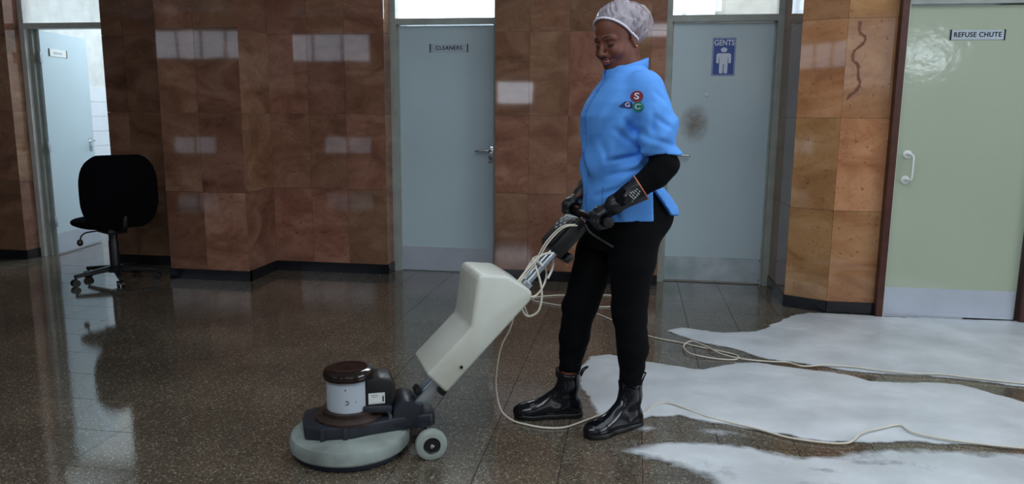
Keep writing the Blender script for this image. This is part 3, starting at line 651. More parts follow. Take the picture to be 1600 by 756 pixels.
for k in range(5):
    a = rad(k * 72 + 20); M = Matrix.Rotation(a, 4, 'Z')
    bm = bmesh.new(); A4 = [(.04, .022, .118), (.04, -.022, .118), (.04, -.022, .078), (.04, .022, .078)]; B4 = [(.29, .014, .086), (.29, -.014, .086), (.29, -.014, .062), (.29, .014, .062)]
    va = [bm.verts.new(v) for v in A4]; vb = [bm.verts.new(v) for v in B4]; bm.faces.new(va); bm.faces.new(vb[::-1])
    for i in range(4): bm.faces.new((va[i], vb[i], vb[(i + 1) % 4], va[(i + 1) % 4]))
    bevel(bm, .005, 1); bm.transform(M); leg = obj('leg', finish(bm, 'leg', True, 40), BLACKPLASTIC, ch)
    bm = bmesh.new()
    for s in (-.014, .014):
        Mw = M @ Matrix.Translation((.285, s, .027)) @ Matrix.Rotation(rad(90), 4, 'X') ; 
        t = bmesh.ops.create_cone(bm, cap_ends=True, segments=16, radius1=.027, radius2=.027, depth=.018); bmesh.ops.transform(bm, matrix=Mw, verts=t['verts'])
    t = bmesh.ops.create_cone(bm, cap_ends=True, segments=10, radius1=.008, radius2=.008, depth=.045); bmesh.ops.transform(bm, matrix=M @ Matrix.Translation((.28, 0, .05)), verts=t['verts'])
    obj('caster', finish(bm, 'caster', True, 40), BLACKPLASTIC, leg)

# ------------------------------------------------------------------ floor scrubbing machine (local +x = forward, z up)
OM = Vector((-1.02, 2.575, 0)); OP = Vector((-.069, 3.009, 0)); AM, AP = rad(204), rad(200)
mc = prop(empty('floor_scrubber', OM, AM), 'grey disc floor scrubber with cream solution tank, held by the woman', 'floor scrubber')
obj('brush', lathe_me([(0, .001), (.195, .001), (.205, .008), (.2, .03), (0, .03)], n=64), PAD, mc)
obj('housing', lathe_me([(0, .028), (.216, .026), (.222, .034), (.222, .062), (.214, .078), (.19, .088), (.12, .094), (0, .096)], n=72), HOUSING, mc)
deck = [(.165, .085), (.172, .0), (.165, -.085), (.10, -.115), (.0, -.128), (-.10, -.10), (-.20, -.075), (-.30, -.07), (-.315, -.05), (-.315, .05), (-.30, .07), (-.20, .075), (-.10, .10), (.0, .128), (.10, .115)]
obj('deck', prism_me(deck, .085, .138, 'z', bev=.008, seg=2), CASTING, mc)
for b4 in ((.095, .112, .104, .122, .084, .137), (.015, .032, .117, .133, .084, .137)): obj('deck_rib', box_me(*b4, bev=.002), CASTING, mc)
obj('motor_flange', lathe_me([(.128, .134), (.128, .146), (.118, .152), (.10, .156), (.10, .17), (.088, .172), (0, .172)], n=56), RUST, mc)
obj('motor', lathe_me([(0, .16), (.083, .16), (.083, .292), (0, .292)], n=56), MOTOR, mc)
obj('motor_cap', lathe_me([(.083, .286), (.092, .288), (.094, .294), (.094, .308), (.09, .316), (.078, .321), (.06, .324), (.055, .322), (.02, .327), (0, .327)], n=56), CAP, mc)
for tx, sz, an_, zz in (('C', .021, 82, .214), ('-', .02, 104, .216), ("'", .03, 78, .252)):
    obj('motor_mark', text_me(tx, sz, Matrix.Rotation(rad(an_ - 90), 4, 'Z') @ Matrix.Translation((0, .0836, zz)) @ Matrix.Rotation(rad(180), 4, 'Z') @ Matrix.Rotation(rad(90), 4, 'X') @ Matrix.Rotation(rad(180 if tx == 'C' else 0), 4, 'Z')), INK, mc)
sb = obj('switch_box', prism_me([(-.05, .175), (-.05, .285), (-.11, .292), (-.155, .283), (-.168, .25), (-.158, .20), (-.15, .172)], -.055, .062, 'y', bev=.006), BLACKPLASTIC, mc)
obj('switch_box_foot', prism_me([(-.045, .165), (-.045, .19), (-.15, .185), (-.15, .16)], -.04, .078, 'y', bev=.005), CASTING, mc)
lb = obj('label', box_me(-.126, -.066, .062, .0632, .193, .235), LABEL, sb)
obj('lettering', boxes_me([(-.10, -.075, .0632, .0636, .226, .2275), (-.098, -.078, .0632, .0636, .219, .2202), (-.122, -.117, .0632, .0636, .20, .222), (-.12, -.072, .0632, .0636, .196, .1968)]), INK, lb)
ygrow = lambda y0, y1, x, z, r, mat_, nm, par=mc, n=28: obj(nm, lathe_me([(0, 0), (r * .96, 0), (r, .004), (r, y1 - y0 - .004), (r * .96, y1 - y0), (0, y1 - y0)], M=Matrix.Translation((x, y1, z)) @ Matrix.Rotation(rad(90), 4, 'X'), n=n), mat_, par)
ygrow(-.075, .075, -.205, .148, .05, CASTING, 'pivot')
ygrow(-.165, .165, -.282, .058, .011, STEEL, 'axle')
obj('pivot_cheek', boxes_me([(-.27, -.16, -.06, -.05, .12, .175), (-.27, -.16, .05, .06, .12, .175)], bev=.003), CASTING, mc)
for s in (1, -1):
    y0, y1 = (.145, .18) if s > 0 else (-.18, -.145)
    M = Matrix.Translation((-.282, y1, .058)) @ Matrix.Rotation(rad(90), 4, 'X')
    wh = obj('wheel', lathe_me([(.032, 0), (.050, 0), (.0565, .004), (.058, .010), (.058, .025), (.0565, .031), (.050, .035), (.034, .035), (.032, .031)], M=M, n=44), WHEEL, mc)
    yo = .007 if s > 0 else .0
    obj('hub', lathe_me([(0, .006), (.028, .006), (.0335, .002), (.0335, .033), (.028, .029), (.012, .029), (.012, .006)], M=M, n=32), BLACKPLASTIC, wh)
    ye = .181 if s > 0 else -.173
    obj('axle_nut', lathe_me([(0, 0), (.008, 0), (.008, .010), (.004, .012), (0, .012)][::-1], M=Matrix.Translation((-.282, ye + .002 if s > 0 else ye, .058)) @ Matrix.Rotation(rad(90 if s < 0 else -90), 4, 'X') @ Matrix.Translation((0, 0, -.01)), n=6), CHROME, wh)
# handle axis
H0 = Vector((-.245, 0, .155)); H1 = Vector((-.93, 0, .87)); hd_ = (H1 - H0).normalized(); hn = Vector((-hd_.z, 0, hd_.x))   # hn points up/forward side
if hn.z < 0: hn = -hn
def HM(t, off=0, y=0):       # frame on the pole: x along the pole, y across, z = outward normal
    o = H0 + hd_ * t + hn * off + Vector((0, y, 0))
    return Matrix(((hd_.x, 0, hn.x, o.x), (0, 1, 0, o.y), (hd_.z, 0, hn.z, o.z), (0, 0, 0, 1)))
def pole_box(nm, t0, t1, y0, y1, z0, z1, m, bev=.003, par=mc): return obj(nm, box_me(t0, t1, y0, y1, z0, z1, bev=bev, M=HM(0)), m, par)
pole_box('bracket', .0, .15, -.045, -.033, -.022, .022, STEEL, .002); pole_box('bracket', .0, .15, .033, .045, -.022, .022, STEEL, .002)
kb = pole_box('tilt_knob', -.01, .03, -.075, -.045, -.014, .014, BLACKPLASTIC, .005); pole_box('tilt_knob', .10, .13, .045, .07, -.04, -.01, BLACKPLASTIC, .005)
pole_box('tilt_knob', .035, .06, -.03, .03, .02, .045, BLACKPLASTIC, .005)
for y in (-.02, .02): obj('handle_tube', tube_me([HM(.03, 0, y).translation, HM(.90, 0, y).translation], .0125, 12), STEEL, mc)
pole_box('tube_clamp', .60, .64, -.036, .036, -.018, .02, STEEL)
# solution tank
T_near = [(-.272, .312), (-.345, .236), (-.668, .572), (-.672, .60), (-.655, .617), (-.575, .668), (-.478, .678), (-.462, .665), (-.438, .480)]
obj('solution_tank', None or (lambda: (lambda bm: (bevel(bm, .013, 3), finish(bm, 'tank', True, 30))[1])(
    (lambda bm: ([
        (lambda rings: [bm.faces.new(rings[0]), bm.faces.new(rings[-1][::-1])] + [bm.faces.new((r0_[i], r1_[i], r1_[(i + 1) % 9], r0_[(i + 1) % 9])) for r0_, r1_ in zip(rings, rings[1:]) for i in range(9)])
        ([[bm.verts.new((x + (dx if i in (0, 6, 7, 8) else 0), y, z)) for i, (x, z) in enumerate(T_near)] for y, dx in ((.135, 0), (-.135, .012))])
    ], bm)[1])(bmesh.new())))(), TANK, mc)
obj('tank_plug', lathe_me([(0, 0), (.006, 0), (.006, .004), (0, .004)], M=Matrix.Translation((-.40, .137, .335)) @ Matrix.Rotation(rad(-90), 4, 'X'), n=12), BLACKPLASTIC, mc)
obj('tank_cap', lathe_me([(0, 0), (.014, 0), (.012, .010), (0, .012)], M=HM(.165, -.012, .0) @ Matrix.Rotation(rad(-90), 4, 'Y'), n=14), STEEL, mc)
# handle head
hb = pole_box('handle_head', .79, .955, -.10, .05, -.03, .035, BLACKPLASTIC, .012)
pole_box('switch_cover', .80, .93, -.085, .035, .03, .046, BLACKPLASTIC, .008, hb)
pole_box('switch_lever', .79, .83, -.06, .06, -.06, -.035, BLACKPLASTIC, .008)
bmx = bmesh.new()
for (t, y) in ((.885, -.02), (.9, -.008), (.885, .006), (.9, .018), (.91, -.02), (.918, .006), (.87, -.006), (.925, -.008), (.875, .018)):
    add_box(bmx, t, t + .009, y * 1.7 - .035, y * 1.7 - .022, .0459, .0466, HM(0))
obj('emblem', finish(bmx), PRINT, hb)
pole_box('trim_line', .938, .944, -.09, .0, .0352, .0362, PRINT, 0, hb)
BAR = Vector((-.93, 0, .868))
obj('grip_bar', tube_me([BAR + Vector((0, -.205, 0)), BAR + Vector((0, .205, 0))], .015, 14), BLACKPLASTIC, mc)
for s in (-1, 1):
    obj('grip_cap', lathe_me([(0, 0), (.019, .002), (.021, .01), (.019, .022), (0, .024)], M=Matrix.Translation(BAR + Vector((0, s * .205, 0))) @ Matrix.Rotation(rad(-90 * s), 4, 'X'), n=18), BLACKPLASTIC, mc)
for s in (-1, 1):
    obj('release_lever', tube_me([BAR + Vector((.03, s * .06, -.03)), BAR + Vector((.02, s * .09, -.055)), BAR + Vector((-.02, s * .13, -.085)), BAR + Vector((-.05, s * .15, -.105))], .006, 8, sub=4), BLACKPLASTIC, mc)
# cord hooks and the cord wound on them
hk = bmesh.new(); tube_bm(hk, spline([HM(.72, .02, -.05).translation, HM(.72, .03, 0).translation, HM(.72, .02, .065).translation], 4), .006, 8)
tube_bm(hk, spline([HM(.78, -.03, -.03).translation, HM(.74, -.045, .0).translation, HM(.70, -.05, .02).translation], 4), .005, 8)
obj('cord_hook', finish(hk, 'hook', True, 60), WHITEPLASTIC, mc)
W2 = lambda p: Matrix.Translation(OM) @ Matrix.Rotation(AM, 4, 'Z') @ Vector(p)
cd = bmesh.new()
def cord_run(pts, r=.0042, sub=7): tube_bm(cd, spline(pts, sub), r, 8)
wound = [W2(HM(t, o, y).translation) for t, o, y in ((.78, .02, .055), (.75, .045, .058), (.70, .05, .055), (.60, .04, .05), (.585, .0, .055), (.62, -.05, .05), (.70, -.05, .0), (.75, .0, -.045), (.72, .035, -.02), (.70, .03, .045), (.67, -.02, .06), (.63, -.07, .055), (.58, -.10, .05), (.54, -.085, .045), (.545, -.05, .04), (.60, .02, .04), (.66, .03, .0), (.72, .03, -.03))]
cord_run(wound)
thin = bmesh.new()
for y, o in ((.03, .028), (.012, .03)):
    tube_bm(thin, spline([HM(.56, .012, y - .01).translation, HM(.62, o, y).translation, HM(.72, o + .006, y).translation, HM(.80, o + .03, y + .02).translation, HM(.88, o + .03, y + .035).translation, HM(.92, o, y + .05).translation], 5), .003, 6)
obj('control_cable', finish(thin, 'cable', True, 60), CORD, mc)
g = .0052
drop = [W2(HM(.54, -.085, .045).translation), (-.434, 2.95, .511), (-.472, 2.95, .396), (-.512, 2.95, .305), (-.532, 2.96, .176), (-.527, 2.965, .089), (-.505, 2.955, .033), (-.455, 2.928, .008)]
floor1 = [(-.40, 2.905, g), (-.32, 2.885, g), (-.235, 2.905, g), (-.15, 3.0, g), (-.069, 3.085, g), (.03, 3.08, g), (.085, 3.11, g), (.12, 3.184, .012), (.176, 3.224, .014), (.243, 3.191, .012), (.356, 3.105, .008), (.525, 3.022, .008), (.659, 2.946, .008), (.845, 2.932, .009), (.93, 3.025, .018), (1.019, 3.084, .02), (1.107, 3.132, .02), (1.134, 3.067, .018), (1.249, 3.027, .014), (1.38, 3.009, .012), (1.511, 2.998, .012), (1.767, 2.982, .012)]
cord_run(drop + floor1)
cord_run([(-.25, 4.80, g), (-.426, 4.885, g), (-.562, 4.947, g), (-.648, 5.003, g), (-.625, 5.102, g), (-.477, 5.188, g), (-.32, 5.199, g), (-.152, 5.251, g), (.02, 5.2, g), (.05, 5.05, g), (-.1, 4.93, g), (-.318, 4.86, g), (-.186, 4.714, g), (-.081, 4.564, g), (.109, 4.293, g), (.301, 4.177, g), (.417, 4.103, g), (.513, 4.052, g), (.579, 3.997, g), (.564, 3.929, g), (.466, 3.922, g), (.338, 3.964, .012), (.306, 4.082, .014), (.355, 4.199, .012), (.425, 4.11, .014), (.49, 3.991, .014), (.595, 3.925, .012), (.72, 3.906, .012), (.814, 3.902, .014), (.883, 3.854, .014), (.997, 3.885, .016), (1.121, 3.888, .014), (1.263, 3.855, .014), (1.408, 3.843, .012), (1.53, 3.856, .012), (1.635, 3.829, .012), (1.87, 3.782, .012), (2.164, 3.716, .012)])
prop(obj('power_cord', finish(cd, 'cord', True, 60), CORD), 'white power cord wound on the scrubber handle and trailing over the floor', 'cord')
# ------------------------------------------------------------------ the woman (local +x = forward, +y = her left, z up)
pn = prop(empty('person', OP, AP), 'woman in blue short-sleeved shirt, black trousers and clear hairnet pushing the floor scrubber', 'person')
MP = Matrix.Translation(OP) @ Matrix.Rotation(AP, 4, 'Z'); MMi = MP.inverted() @ (Matrix.Translation(OM) @ Matrix.Rotation(AM, 4, 'Z'))
BP = lambda s: MMi @ (BAR + Vector((0, s, 0)))        # point of the grip bar in the woman's frame
# head frame
HO = Vector((.006, 0, 1.535)); HR = Matrix.Rotation(rad(30), 3, 'Z') @ Matrix.Rotation(rad(19), 3, 'Y') @ Matrix.Rotation(rad(2), 3, 'X'); HS = .95
HRi = np.array(HR.transposed(), np.float32)
def hl(p):
    q = [p[i] - HO[i] for i in range(3)]
    return [(HRi[r][0] * q[0] + HRi[r][1] * q[1] + HRi[r][2] * q[2]) / HS for r in range(3)]
def head_sdf(h):
    ys = np.abs(h[1]); s = (h[0], ys, h[2])
    d = ell(h, (-.012, 0, .052), (.097, .077, .080))
    d = smin(d, ell(h, (.026, 0, -.014), (.066, .065, .092)), .025)
    d = smin(d, ell(h, (.052, 0, -.088), (.036, .034, .027)), .024)            # chin
    d = smin(d, cone(s, (-.015, .052, -.045), (.045, .026, -.084), .022, .022), .026)   # jaw
    d = smin(d, ell(s, (.060, .038, -.030), (.028, .027, .026)), .018)          # cheeks lifted by the smile
    d = smin(d, cone(s, (.083, .010, .028), (.072, .045, .024), .010, .009), .012)   # brow
    d = -smin(-d, ell(s, (.101, .031, .008), (.020, .019, .013)), .010)          # eye socket
    d = smin(d, ell(s, (.070, .031, .006), (.0165, .0165, .0135)), .004)         # lid over the eye
    d = smin(d, chain(h, [((.084, 0, .022), .008), ((.100, 0, -.008), .009), ((.110, 0, -.028), .0115)], .006), .008)
    d = smin(d, ell(s, (.098, .013, -.032), (.012, .0085, .0085)), .006)         # nostril wings
    d = smin(d, ell(h, (.080, 0, -.054), (.022, .032, .024)), .012)             # mouth mound
    d = -smin(-d, chain(s, [((.105, .0, -.060), .0075), ((.098, .018, -.057), .0065), ((.083, .031, -.050), .003)], .003), .004)
    d = smin(d, ell(s, (-.012, .077, -.002), (.017, .008, .030)), .005)          # ear
    d = -smin(-d, ell(s, (-.008, .086, .002), (.009, .005, .016)), .003)
    d = smin(d, ell(s, (-.010, .076, -.028), (.008, .006, .009)), .004)
    return d
EL = (-.105, .245, 1.075); WR = (.055, .222, .945); bn = BP(.155); bf = BP(-.175)
ELf = (-.06, -.27, 1.08); WRf = (bf[0] - .055, bf[1] - .035, bf[2] + .075)
HIPn = (-.045, .088, .83); KNn = (-.052, .072, .49); ANn = (-.068, .072, .13)
HIPf = (-.03, -.085, .83); KNf = (.108, -.080, .475); ANf = (.152, -.090, .13)
FY = {1: rad(24), -1: rad(-6)}
def body(p):
    h = hl(p); d = head_sdf(h) * HS
    d = smin(d, chain(p, [((-.022, .0, 1.50), .054), ((-.040, 0, 1.42), .056), ((-.035, 0, 1.34), .07)], .02), .02)
    t = stack(p, [(.78, .09, -.20, .15), (.86, .09, -.22, .16), (1.0, .08, -.14, .14), (1.2, .10, -.12, .145), (1.32, .06, -.11, .16), (1.40, .02, -.09, .06)])
    d = smin(d, t, .03)
    for a in ([((-.055, .155, 1.34), .05), (EL, .040), (WR, .026), ((float(bn.x) - .02, float(bn.y), float(bn.z) + .045), .02)],
              [((-.045, -.155, 1.34), .05), (ELf, .040), (WRf, .026), ((float(bf.x) - .02, float(bf.y), float(bf.z) + .045), .02)],
              [(HIPn, .078), (KNn, .050), ((ANn[0] - .012, ANn[1], .34), .048), (ANn, .034), ((ANn[0] + .05, ANn[1], .05), .028)],
              [(HIPf, .078), (KNf, .050), ((ANf[0] - .022, ANf[1], .34), .048), (ANf, .034), ((ANf[0] + .05, ANf[1], .05), .028)]):
        d = smin(d, chain(p, a), .02)
    return d
bX = axes((-.28, -.13, .014), (-.13, .13, .0026), (.13, .26, .014)); bY = axes((-.33, -.10, .014), (-.10, .115, .0026), (.115, .32, .014)); bZ = axes((.015, 1.36, .014), (1.36, 1.66, .0026))
body_me = surf(body, bX, bY, bZ, 'body'); obj('body', body_me, SKIN, pn)
# ---- trousers
def trousers(p):
    w1 = .0022 * np.sin(p[2] * 70 + 34 * p[0] + 3 * np.sin(p[1] * 30 + p[2] * 9)) * (np.exp(-((p[2] - .47) / .07) ** 2) + np.exp(-((p[2] - .24) / .06) ** 2) + .3)
    hip = stack(p, [(.72, .10, -.17, .15), (.80, .105, -.195, .165), (.87, .105, -.222, .172), (.95, .10, -.19, .162), (1.02, .09, -.14, .15)], 2.2)
    hip = np.maximum(hip, .735 - p[2])
    n_ = chain(p, [((-.055, .088, .82), .098), ((-.052, .085, .70), .090), (KNn, .068), ((ANn[0] - .004, ANn[1], .34), .061), ((ANn[0], ANn[1], .18), .044)], .02)
    f_ = chain(p, [((-.025, -.085, .82), .098), ((.035, -.080, .70), .088), (KNf, .069), ((ANf[0] - .026, ANf[1], .34), .060), ((ANf[0] - .006, ANf[1], .19), .042)], .02)
    n_ = np.maximum(n_, .17 - p[2]); f_ = np.maximum(f_, .196 - p[2])
    d = smin(hip, np.minimum(n_, f_), .025)
    d = smin(d, ell(p, (-.13, .07, .865), (.085, .08, .085)), .03); d = smin(d, ell(p, (-.13, -.07, .865), (.085, .08, .085)), .03)
    return d + w1 * np.clip(1.4 - p[2], 0, 1)
tr_me = surf(trousers, axes((-.29, .27, .009)), axes((-.24, .24, .009)), axes((.14, 1.05, .009)), 'trousers'); obj('trousers', tr_me, BLACKCLOTH, pn)
# ---- shirt
STAB = [(.80, .100, -.255, .190), (.85, .112, -.262, .190), (.90, .116, -.245, .186), (.95, .118, -.205, .180), (1.02, .122, -.150, .172), (1.10, .127, -.125, .168), (1.18, .132, -.122, .172), (1.25, .134, -.128, .182),
        (1.30, .114, -.132, .190), (1.35, .082, -.128, .178), (1.385, .058, -.118, .135), (1.41, .046, -.108, .092), (1.44, .038, -.10, .070)]
def shirt(p):
    d = stack(p, STAB, 2.25)
    fold = .010 * np.sin(34 * (p[2] + .9 * p[0]) + 3 * np.sin(p[1] * 16)) * np.exp(-((p[2] - 1.06) / .09) ** 2) + .008 * np.sin(42 * (p[0] * .8 - p[1] * .5 + .35 * p[2])) * np.clip((1.08 - p[2]) * 5, 0, 1) * .8
    fold = fold + .007 * np.sin(55 * (p[2] * .7 + p[0] - .7 * p[1])) * np.exp(-((p[2] - 1.22) / .07) ** 2) * np.clip(p[1] * 8, 0, 1)
    sh = cone(p, (-.05, .13, 1.365), (-.052, -.13, 1.365), .052, .052); d = smin(d, sh, .03); d = smin(d, ell(p, (-.060, 0, 1.398), (.058, .080, .044)), .03)
    def slv(sg, e):
        a = chain(p, [((-.060, sg * .155, 1.345), .066), ((-.082, sg * .205, 1.24), .066), ((e[0] + .008, sg * .240, 1.09), .068)], .02)
        return a + .005 * np.sin(48 * (p[2] + .5 * p[0])) * np.clip((1.30 - p[2]) * 8, 0, 1)
    cutn = (1.112 - .12 * (p[0] + .09)) - p[2]; cutf = 1.13 - p[2]
    d = smin(d, np.maximum(slv(1, EL), cutn), .034); d = smin(d, np.maximum(slv(-1, (-.06, 0, 0)), cutf), .034)
    for (a0, z0), (a1, z1), dp in (((.03, 1.235), (-.035, 1.175), .007), ((.06, 1.20), (-.02, 1.135), .006), ((.08, 1.085), (-.03, 1.105), .007), ((.07, 1.03), (-.05, 1.06), .006), ((.10, 1.17), (.07, 1.05), .005),
                                   ((-.045, 1.27), (-.050, 1.17), .005), ((.10, .95), (.02, .995), .005), ((.06, .93), (.035, .865), .005), ((-.05, 1.25), (-.12, 1.20), .005), ((-.04, 1.17), (-.13, 1.145), .005), ((-.06, 1.34), (-.11, 1.29), .004)):
        ex, ez = a1 - a0, z1 - z0; t = np.clip(((p[0] - a0) * ex + (p[2] - z0) * ez) / (ex * ex + ez * ez), 0, 1)
        ds = np.sqrt((p[0] - a0 - t * ex) ** 2 + (p[2] - z0 - t * ez) ** 2)
        fold = fold + dp * (np.exp(-(ds / .009) ** 2) - .45 * np.exp(-((ds - .018) / .011) ** 2)) * np.clip(p[1] * 12, 0, 1) * np.sin(np.pi * np.clip(.12 + .76 * t, 0, 1))
    d = d + fold
    # hem: curved front, longer tail, open side vents
    hemf = .842 + .35 * np.clip(p[0] + .09, 0, 1) * 0 + .018 * np.clip((np.abs(p[1]) - .06) / .12, 0, 1); hemb = .862 + .02 * np.clip((np.abs(p[1]) - .05) / .12, 0, 1)
    hem = np.where(p[0] > -.10, hemf, hemb); d = np.maximum(d, hem - p[2])
    vent = np.maximum(np.abs(p[0] + .098 - .55 * (.985 - p[2]) * 0 + .35 * (.985 - p[2])) - .40 * (.985 - p[2]) * .95, np.maximum(p[2] - .985, .10 - np.abs(p[1])))
    d = np.maximum(d, -vent)
    # neck opening
    d = np.maximum(d, -np.maximum(cone(p, (-.03, 0, 1.36), (-.028, 0, 1.50), .050, .056), 1.41 - .5 * (p[0] + .03) * 0 - p[2]))
    return d
sh_me = surf(shirt, axes((-.29, .17, .0062)), axes((-.33, .33, .0062)), axes((.80, 1.46, .0062)), 'shirt'); shirt_o = obj('shirt', sh_me, SHIRT, pn)
SB = bvh(sh_me)
# collar: standing band open at the front
def ring_strip(fn_in, fn_out, n, a0, a1):
    bm = bmesh.new(); R_a = []
    for i in range(n + 1):
        t = a0 + (a1 - a0) * i / n
        R_a.append([bm.verts.new(v) for v in (fn_in(t, 0), fn_out(t, 0), fn_out(t, 1), fn_in(t, 1))])
    for a, b in zip(R_a, R_a[1:]):
        for k in range(4): bm.faces.new((a[k], b[k], b[(k + 1) % 4], a[(k + 1) % 4]))
    bm.faces.new(R_a[0][::-1]); bm.faces.new(R_a[-1])
    return bm
def colr(t, top, off):
    c, s = math.cos(t), math.sin(t); fr = (c + 1) / 2                     # 1 at the throat, 0 at the nape
    rx = .072 + off; ry = .066 + off; z = (1.428 - .052 * fr) + top * (.046 - .002 * (1 - fr))
    return (-.036 + .014 * fr + rx * c - top * .004 * (1 - fr), ry * s, z)
bm = ring_strip(lambda t, k: colr(t, k, -.006 * k + .004), lambda t, k: colr(t, k, .010 - .003 * k), 48, rad(12), rad(348))
bevel(bm, .0015, 1); obj('collar', finish(bm, 'collar', True, 50), SHIRT, pn)
# front placket and hem seams, buttons
def proj(me_bvh, v, direction, off=.0015):
    loc, nor, _, _ = me_bvh.ray_cast(Vector(v) - Vector(direction) * .6, Vector(direction))
    return None if loc is None else (loc + (nor if nor.dot(Vector(direction)) < 0 else -nor) * off, nor)
def ribbon(pts, wv, off=.0016, th=.0):
    bm = bmesh.new(); prev = None
    for a, b in pts:
        if a is None or b is None: prev = None; continue
        va = bm.verts.new(a); vb = bm.verts.new(b)
        if prev: bm.faces.new((prev[0], va, vb, prev[1]))
        prev = (va, vb)
    return finish(bm)
pl = []
for i in range(46):
    z = .86 + i * (1.375 - .86) / 45; q = [proj(SB, (0, y, z), (-1, 0, 0), .002) for y in (.004, .026)]
    if all(q): pl.append((q[0][0], q[1][0]))
obj('placket', ribbon(pl, 0), SHIRT, shirt_o)
for z in (1.345, 1.27, 1.19, 1.11, 1.03, .95, .88):
    q = proj(SB, (0, .015, z), (-1, 0, 0), .0025)
    if q: obj('button', lathe_me([(0, .002), (.004, .002), (.005, 0), (0, 0)], M=Matrix.Translation(q[0]) @ Matrix.Rotation(rad(90), 4, 'Y'), n=12), SHIRTDARK, shirt_o)
pk = []
for i in range(24):
    z = .99 - i * .0040 * 1.0; q = [proj(SB, (x, 0, z), (0, -1, 0), .0016) for x in (.083, .0855)]
    if all(q): pk.append((q[0][0], q[1][0]))
obj('pocket_seam', ribbon(pk, 0), SHIRTDARK, shirt_o)
# badge: three small marks embroidered on the chest
def decal(name, polys, ax, az, size, m, parent, B_=SB, rot=0, off=.0022):
    bm = bmesh.new()
    for poly in polys:
        vs = []
        for u, v in poly:
            c, s = math.cos(rot), math.sin(rot); uu = (u * c - v * s) * size; vv = (u * s + v * c) * size
            q = proj(B_, (ax - uu, 0, az + vv), (0, -1, 0), off)
            if q: vs.append(bm.verts.new(q[0]))
        if len(vs) > 2:
            try: bm.faces.new(vs)
            except ValueError: pass
    bmesh.ops.triangulate(bm, faces=bm.faces)
    return obj(name, finish(bm), m, parent)
circ = lambda cx, cy, r, sq=1, n=24: [(cx + r * math.cos(2 * math.pi * i / n), cy + sq * r * math.sin(2 * math.pi * i / n)) for i in range(n)]
def glyph(ch_, size, ax, az, m, parent, rot=0, B_=SB, off=.0042, bold=.02):
    me = text_me(ch_, 1.0, Matrix.Identity(4), extrude=0, offset=bold)
    c, s = math.cos(rot), math.sin(rot)
    for v in me.vertices:
        u, w_ = v.co.x * size, v.co.y * size
        q = proj(B_, (ax - (u * c - w_ * s), 0, az + u * s + w_ * c), (0, -1, 0), off)
        if q: v.co = q[0]
    return obj('lettering', me, m, parent)
bx, bz = .0, 1.302
b1 = decal('badge', [circ(0, 0, .018, 1.15)], bx - .005, bz + .018, 1, RED, shirt_o, rot=rad(-20)); glyph('S', .032, bx - .005, bz + .018, SIGNWHITE, b1, rot=rad(-8))
b2 = decal('badge', [[(-.024, -.007), (.012, -.012), (.020, .0), (.014, .012), (-.006, .012)]], bx + .026, bz - .012, 1, NAVY, shirt_o, rot=rad(-4)); glyph('G', .022, bx + .022, bz - .012, SIGNWHITE, b2)
b3 = decal('badge', [circ(0, 0, .0165, 1.1)], bx - .008, bz - .018, 1, GREEN, shirt_o); glyph('C', .026, bx - .008, bz - .018, SIGNWHITE, b3)
glyph('&', .012, bx + .010, bz - .018, NAVY, b2)
# ---- black undershirt sleeves
def sleeve_fn(a): return lambda p: chain(p, a, .02) + .0025 * np.sin(90 * (p[2] + .8 * p[0])) * np.clip(1 - np.abs(p[2] - 1.06) * 8, 0, 1)
obj('sleeve', surf(sleeve_fn([((-.088, .225, 1.16), .052), (EL, .049), ((EL[0] + .03, EL[1] - .002, EL[2] - .035), .047), (WR, .033)]), axes((-.20, .14, .007)), axes((.12, .31, .007)), axes((.86, 1.26, .007)), 'sleeve'), BLACKCLOTH, pn)
obj('sleeve', surf(sleeve_fn([((-.055, -.225, 1.18), .050), (ELf, .046), (WRf, .032)]), axes((-.20, .14, .007)), axes((-.34, -.10, .007)), axes((.86, 1.26, .007)), 'sleeve'), BLACKCLOTH, pn)
# ---- gloves
def glove_fn(bar, wr, cuff, side, cr=.044):
    bar = np.array(bar); pal0 = bar + (-.020, .012 * side, .040)
    def f(p):
        d = chain(p, [(cuff, cr), (wr, .032), (tuple(pal0), .027)], .02)
        d = smin(d, ell(p, tuple(bar + (-.004, 0, .036)), (.036, .040, .020)), .015)
        d = np.maximum(d, -((p[0] - cuff[0]) * (wr[0] - cuff[0]) + (p[1] - cuff[1]) * (wr[1] - cuff[1]) + (p[2] - cuff[2]) * (wr[2] - cuff[2])) / float(np.linalg.norm(np.array(wr) - cuff)))
        fg = None
        for i, (o, ln) in enumerate(((.033, .92), (.0115, 1.05), (-.0105, 1.0), (-.0315, .84))):
            o = -o * side; b = bar + (0, o, 0)
            c = chain(p, [(tuple(b + (.002, 0, .036)), .0115), (tuple(b + (.029 * ln, 0, .023)), .0110), (tuple(b + (.031 * ln, 0, -.006)), .0100), (tuple(b + (.014, 0, -.027 * ln)), .0092), (tuple(b + (-.008, 0, -.026 * ln)), .0085)], .004)
            fg = c if fg is None else np.minimum(fg, c)
        d = smin(d, fg, .005)
        t0 = bar + (-.030, -.030 * side, .030)
        th = chain(p, [(tuple(t0), .015), (tuple(bar + (-.031, -.036 * side, -.004)), .0125), (tuple(bar + (-.014, -.030 * side, -.030)), .0105)], .006)
        return smin(d, th, .008) + .0008 * np.sin(260 * p[2] + 90 * p[0])
    return f
CUF = (-.022, .238, .995)
gn = surf(glove_fn(tuple(bn), (.068, .212, .932), CUF, 1, .049), axes((-.085, .20, .0036)), axes((.10, .31, .0036)), axes((.80, 1.06, .0036)), 'glove')
gl1 = obj('glove', gn, GLOVE, pn)
wrf2 = (float(bf.x) - .052, float(bf.y) - .028, float(bf.z) + .066)
CUFf = (wrf2[0] - .075, wrf2[1] - .02, wrf2[2] + .085)
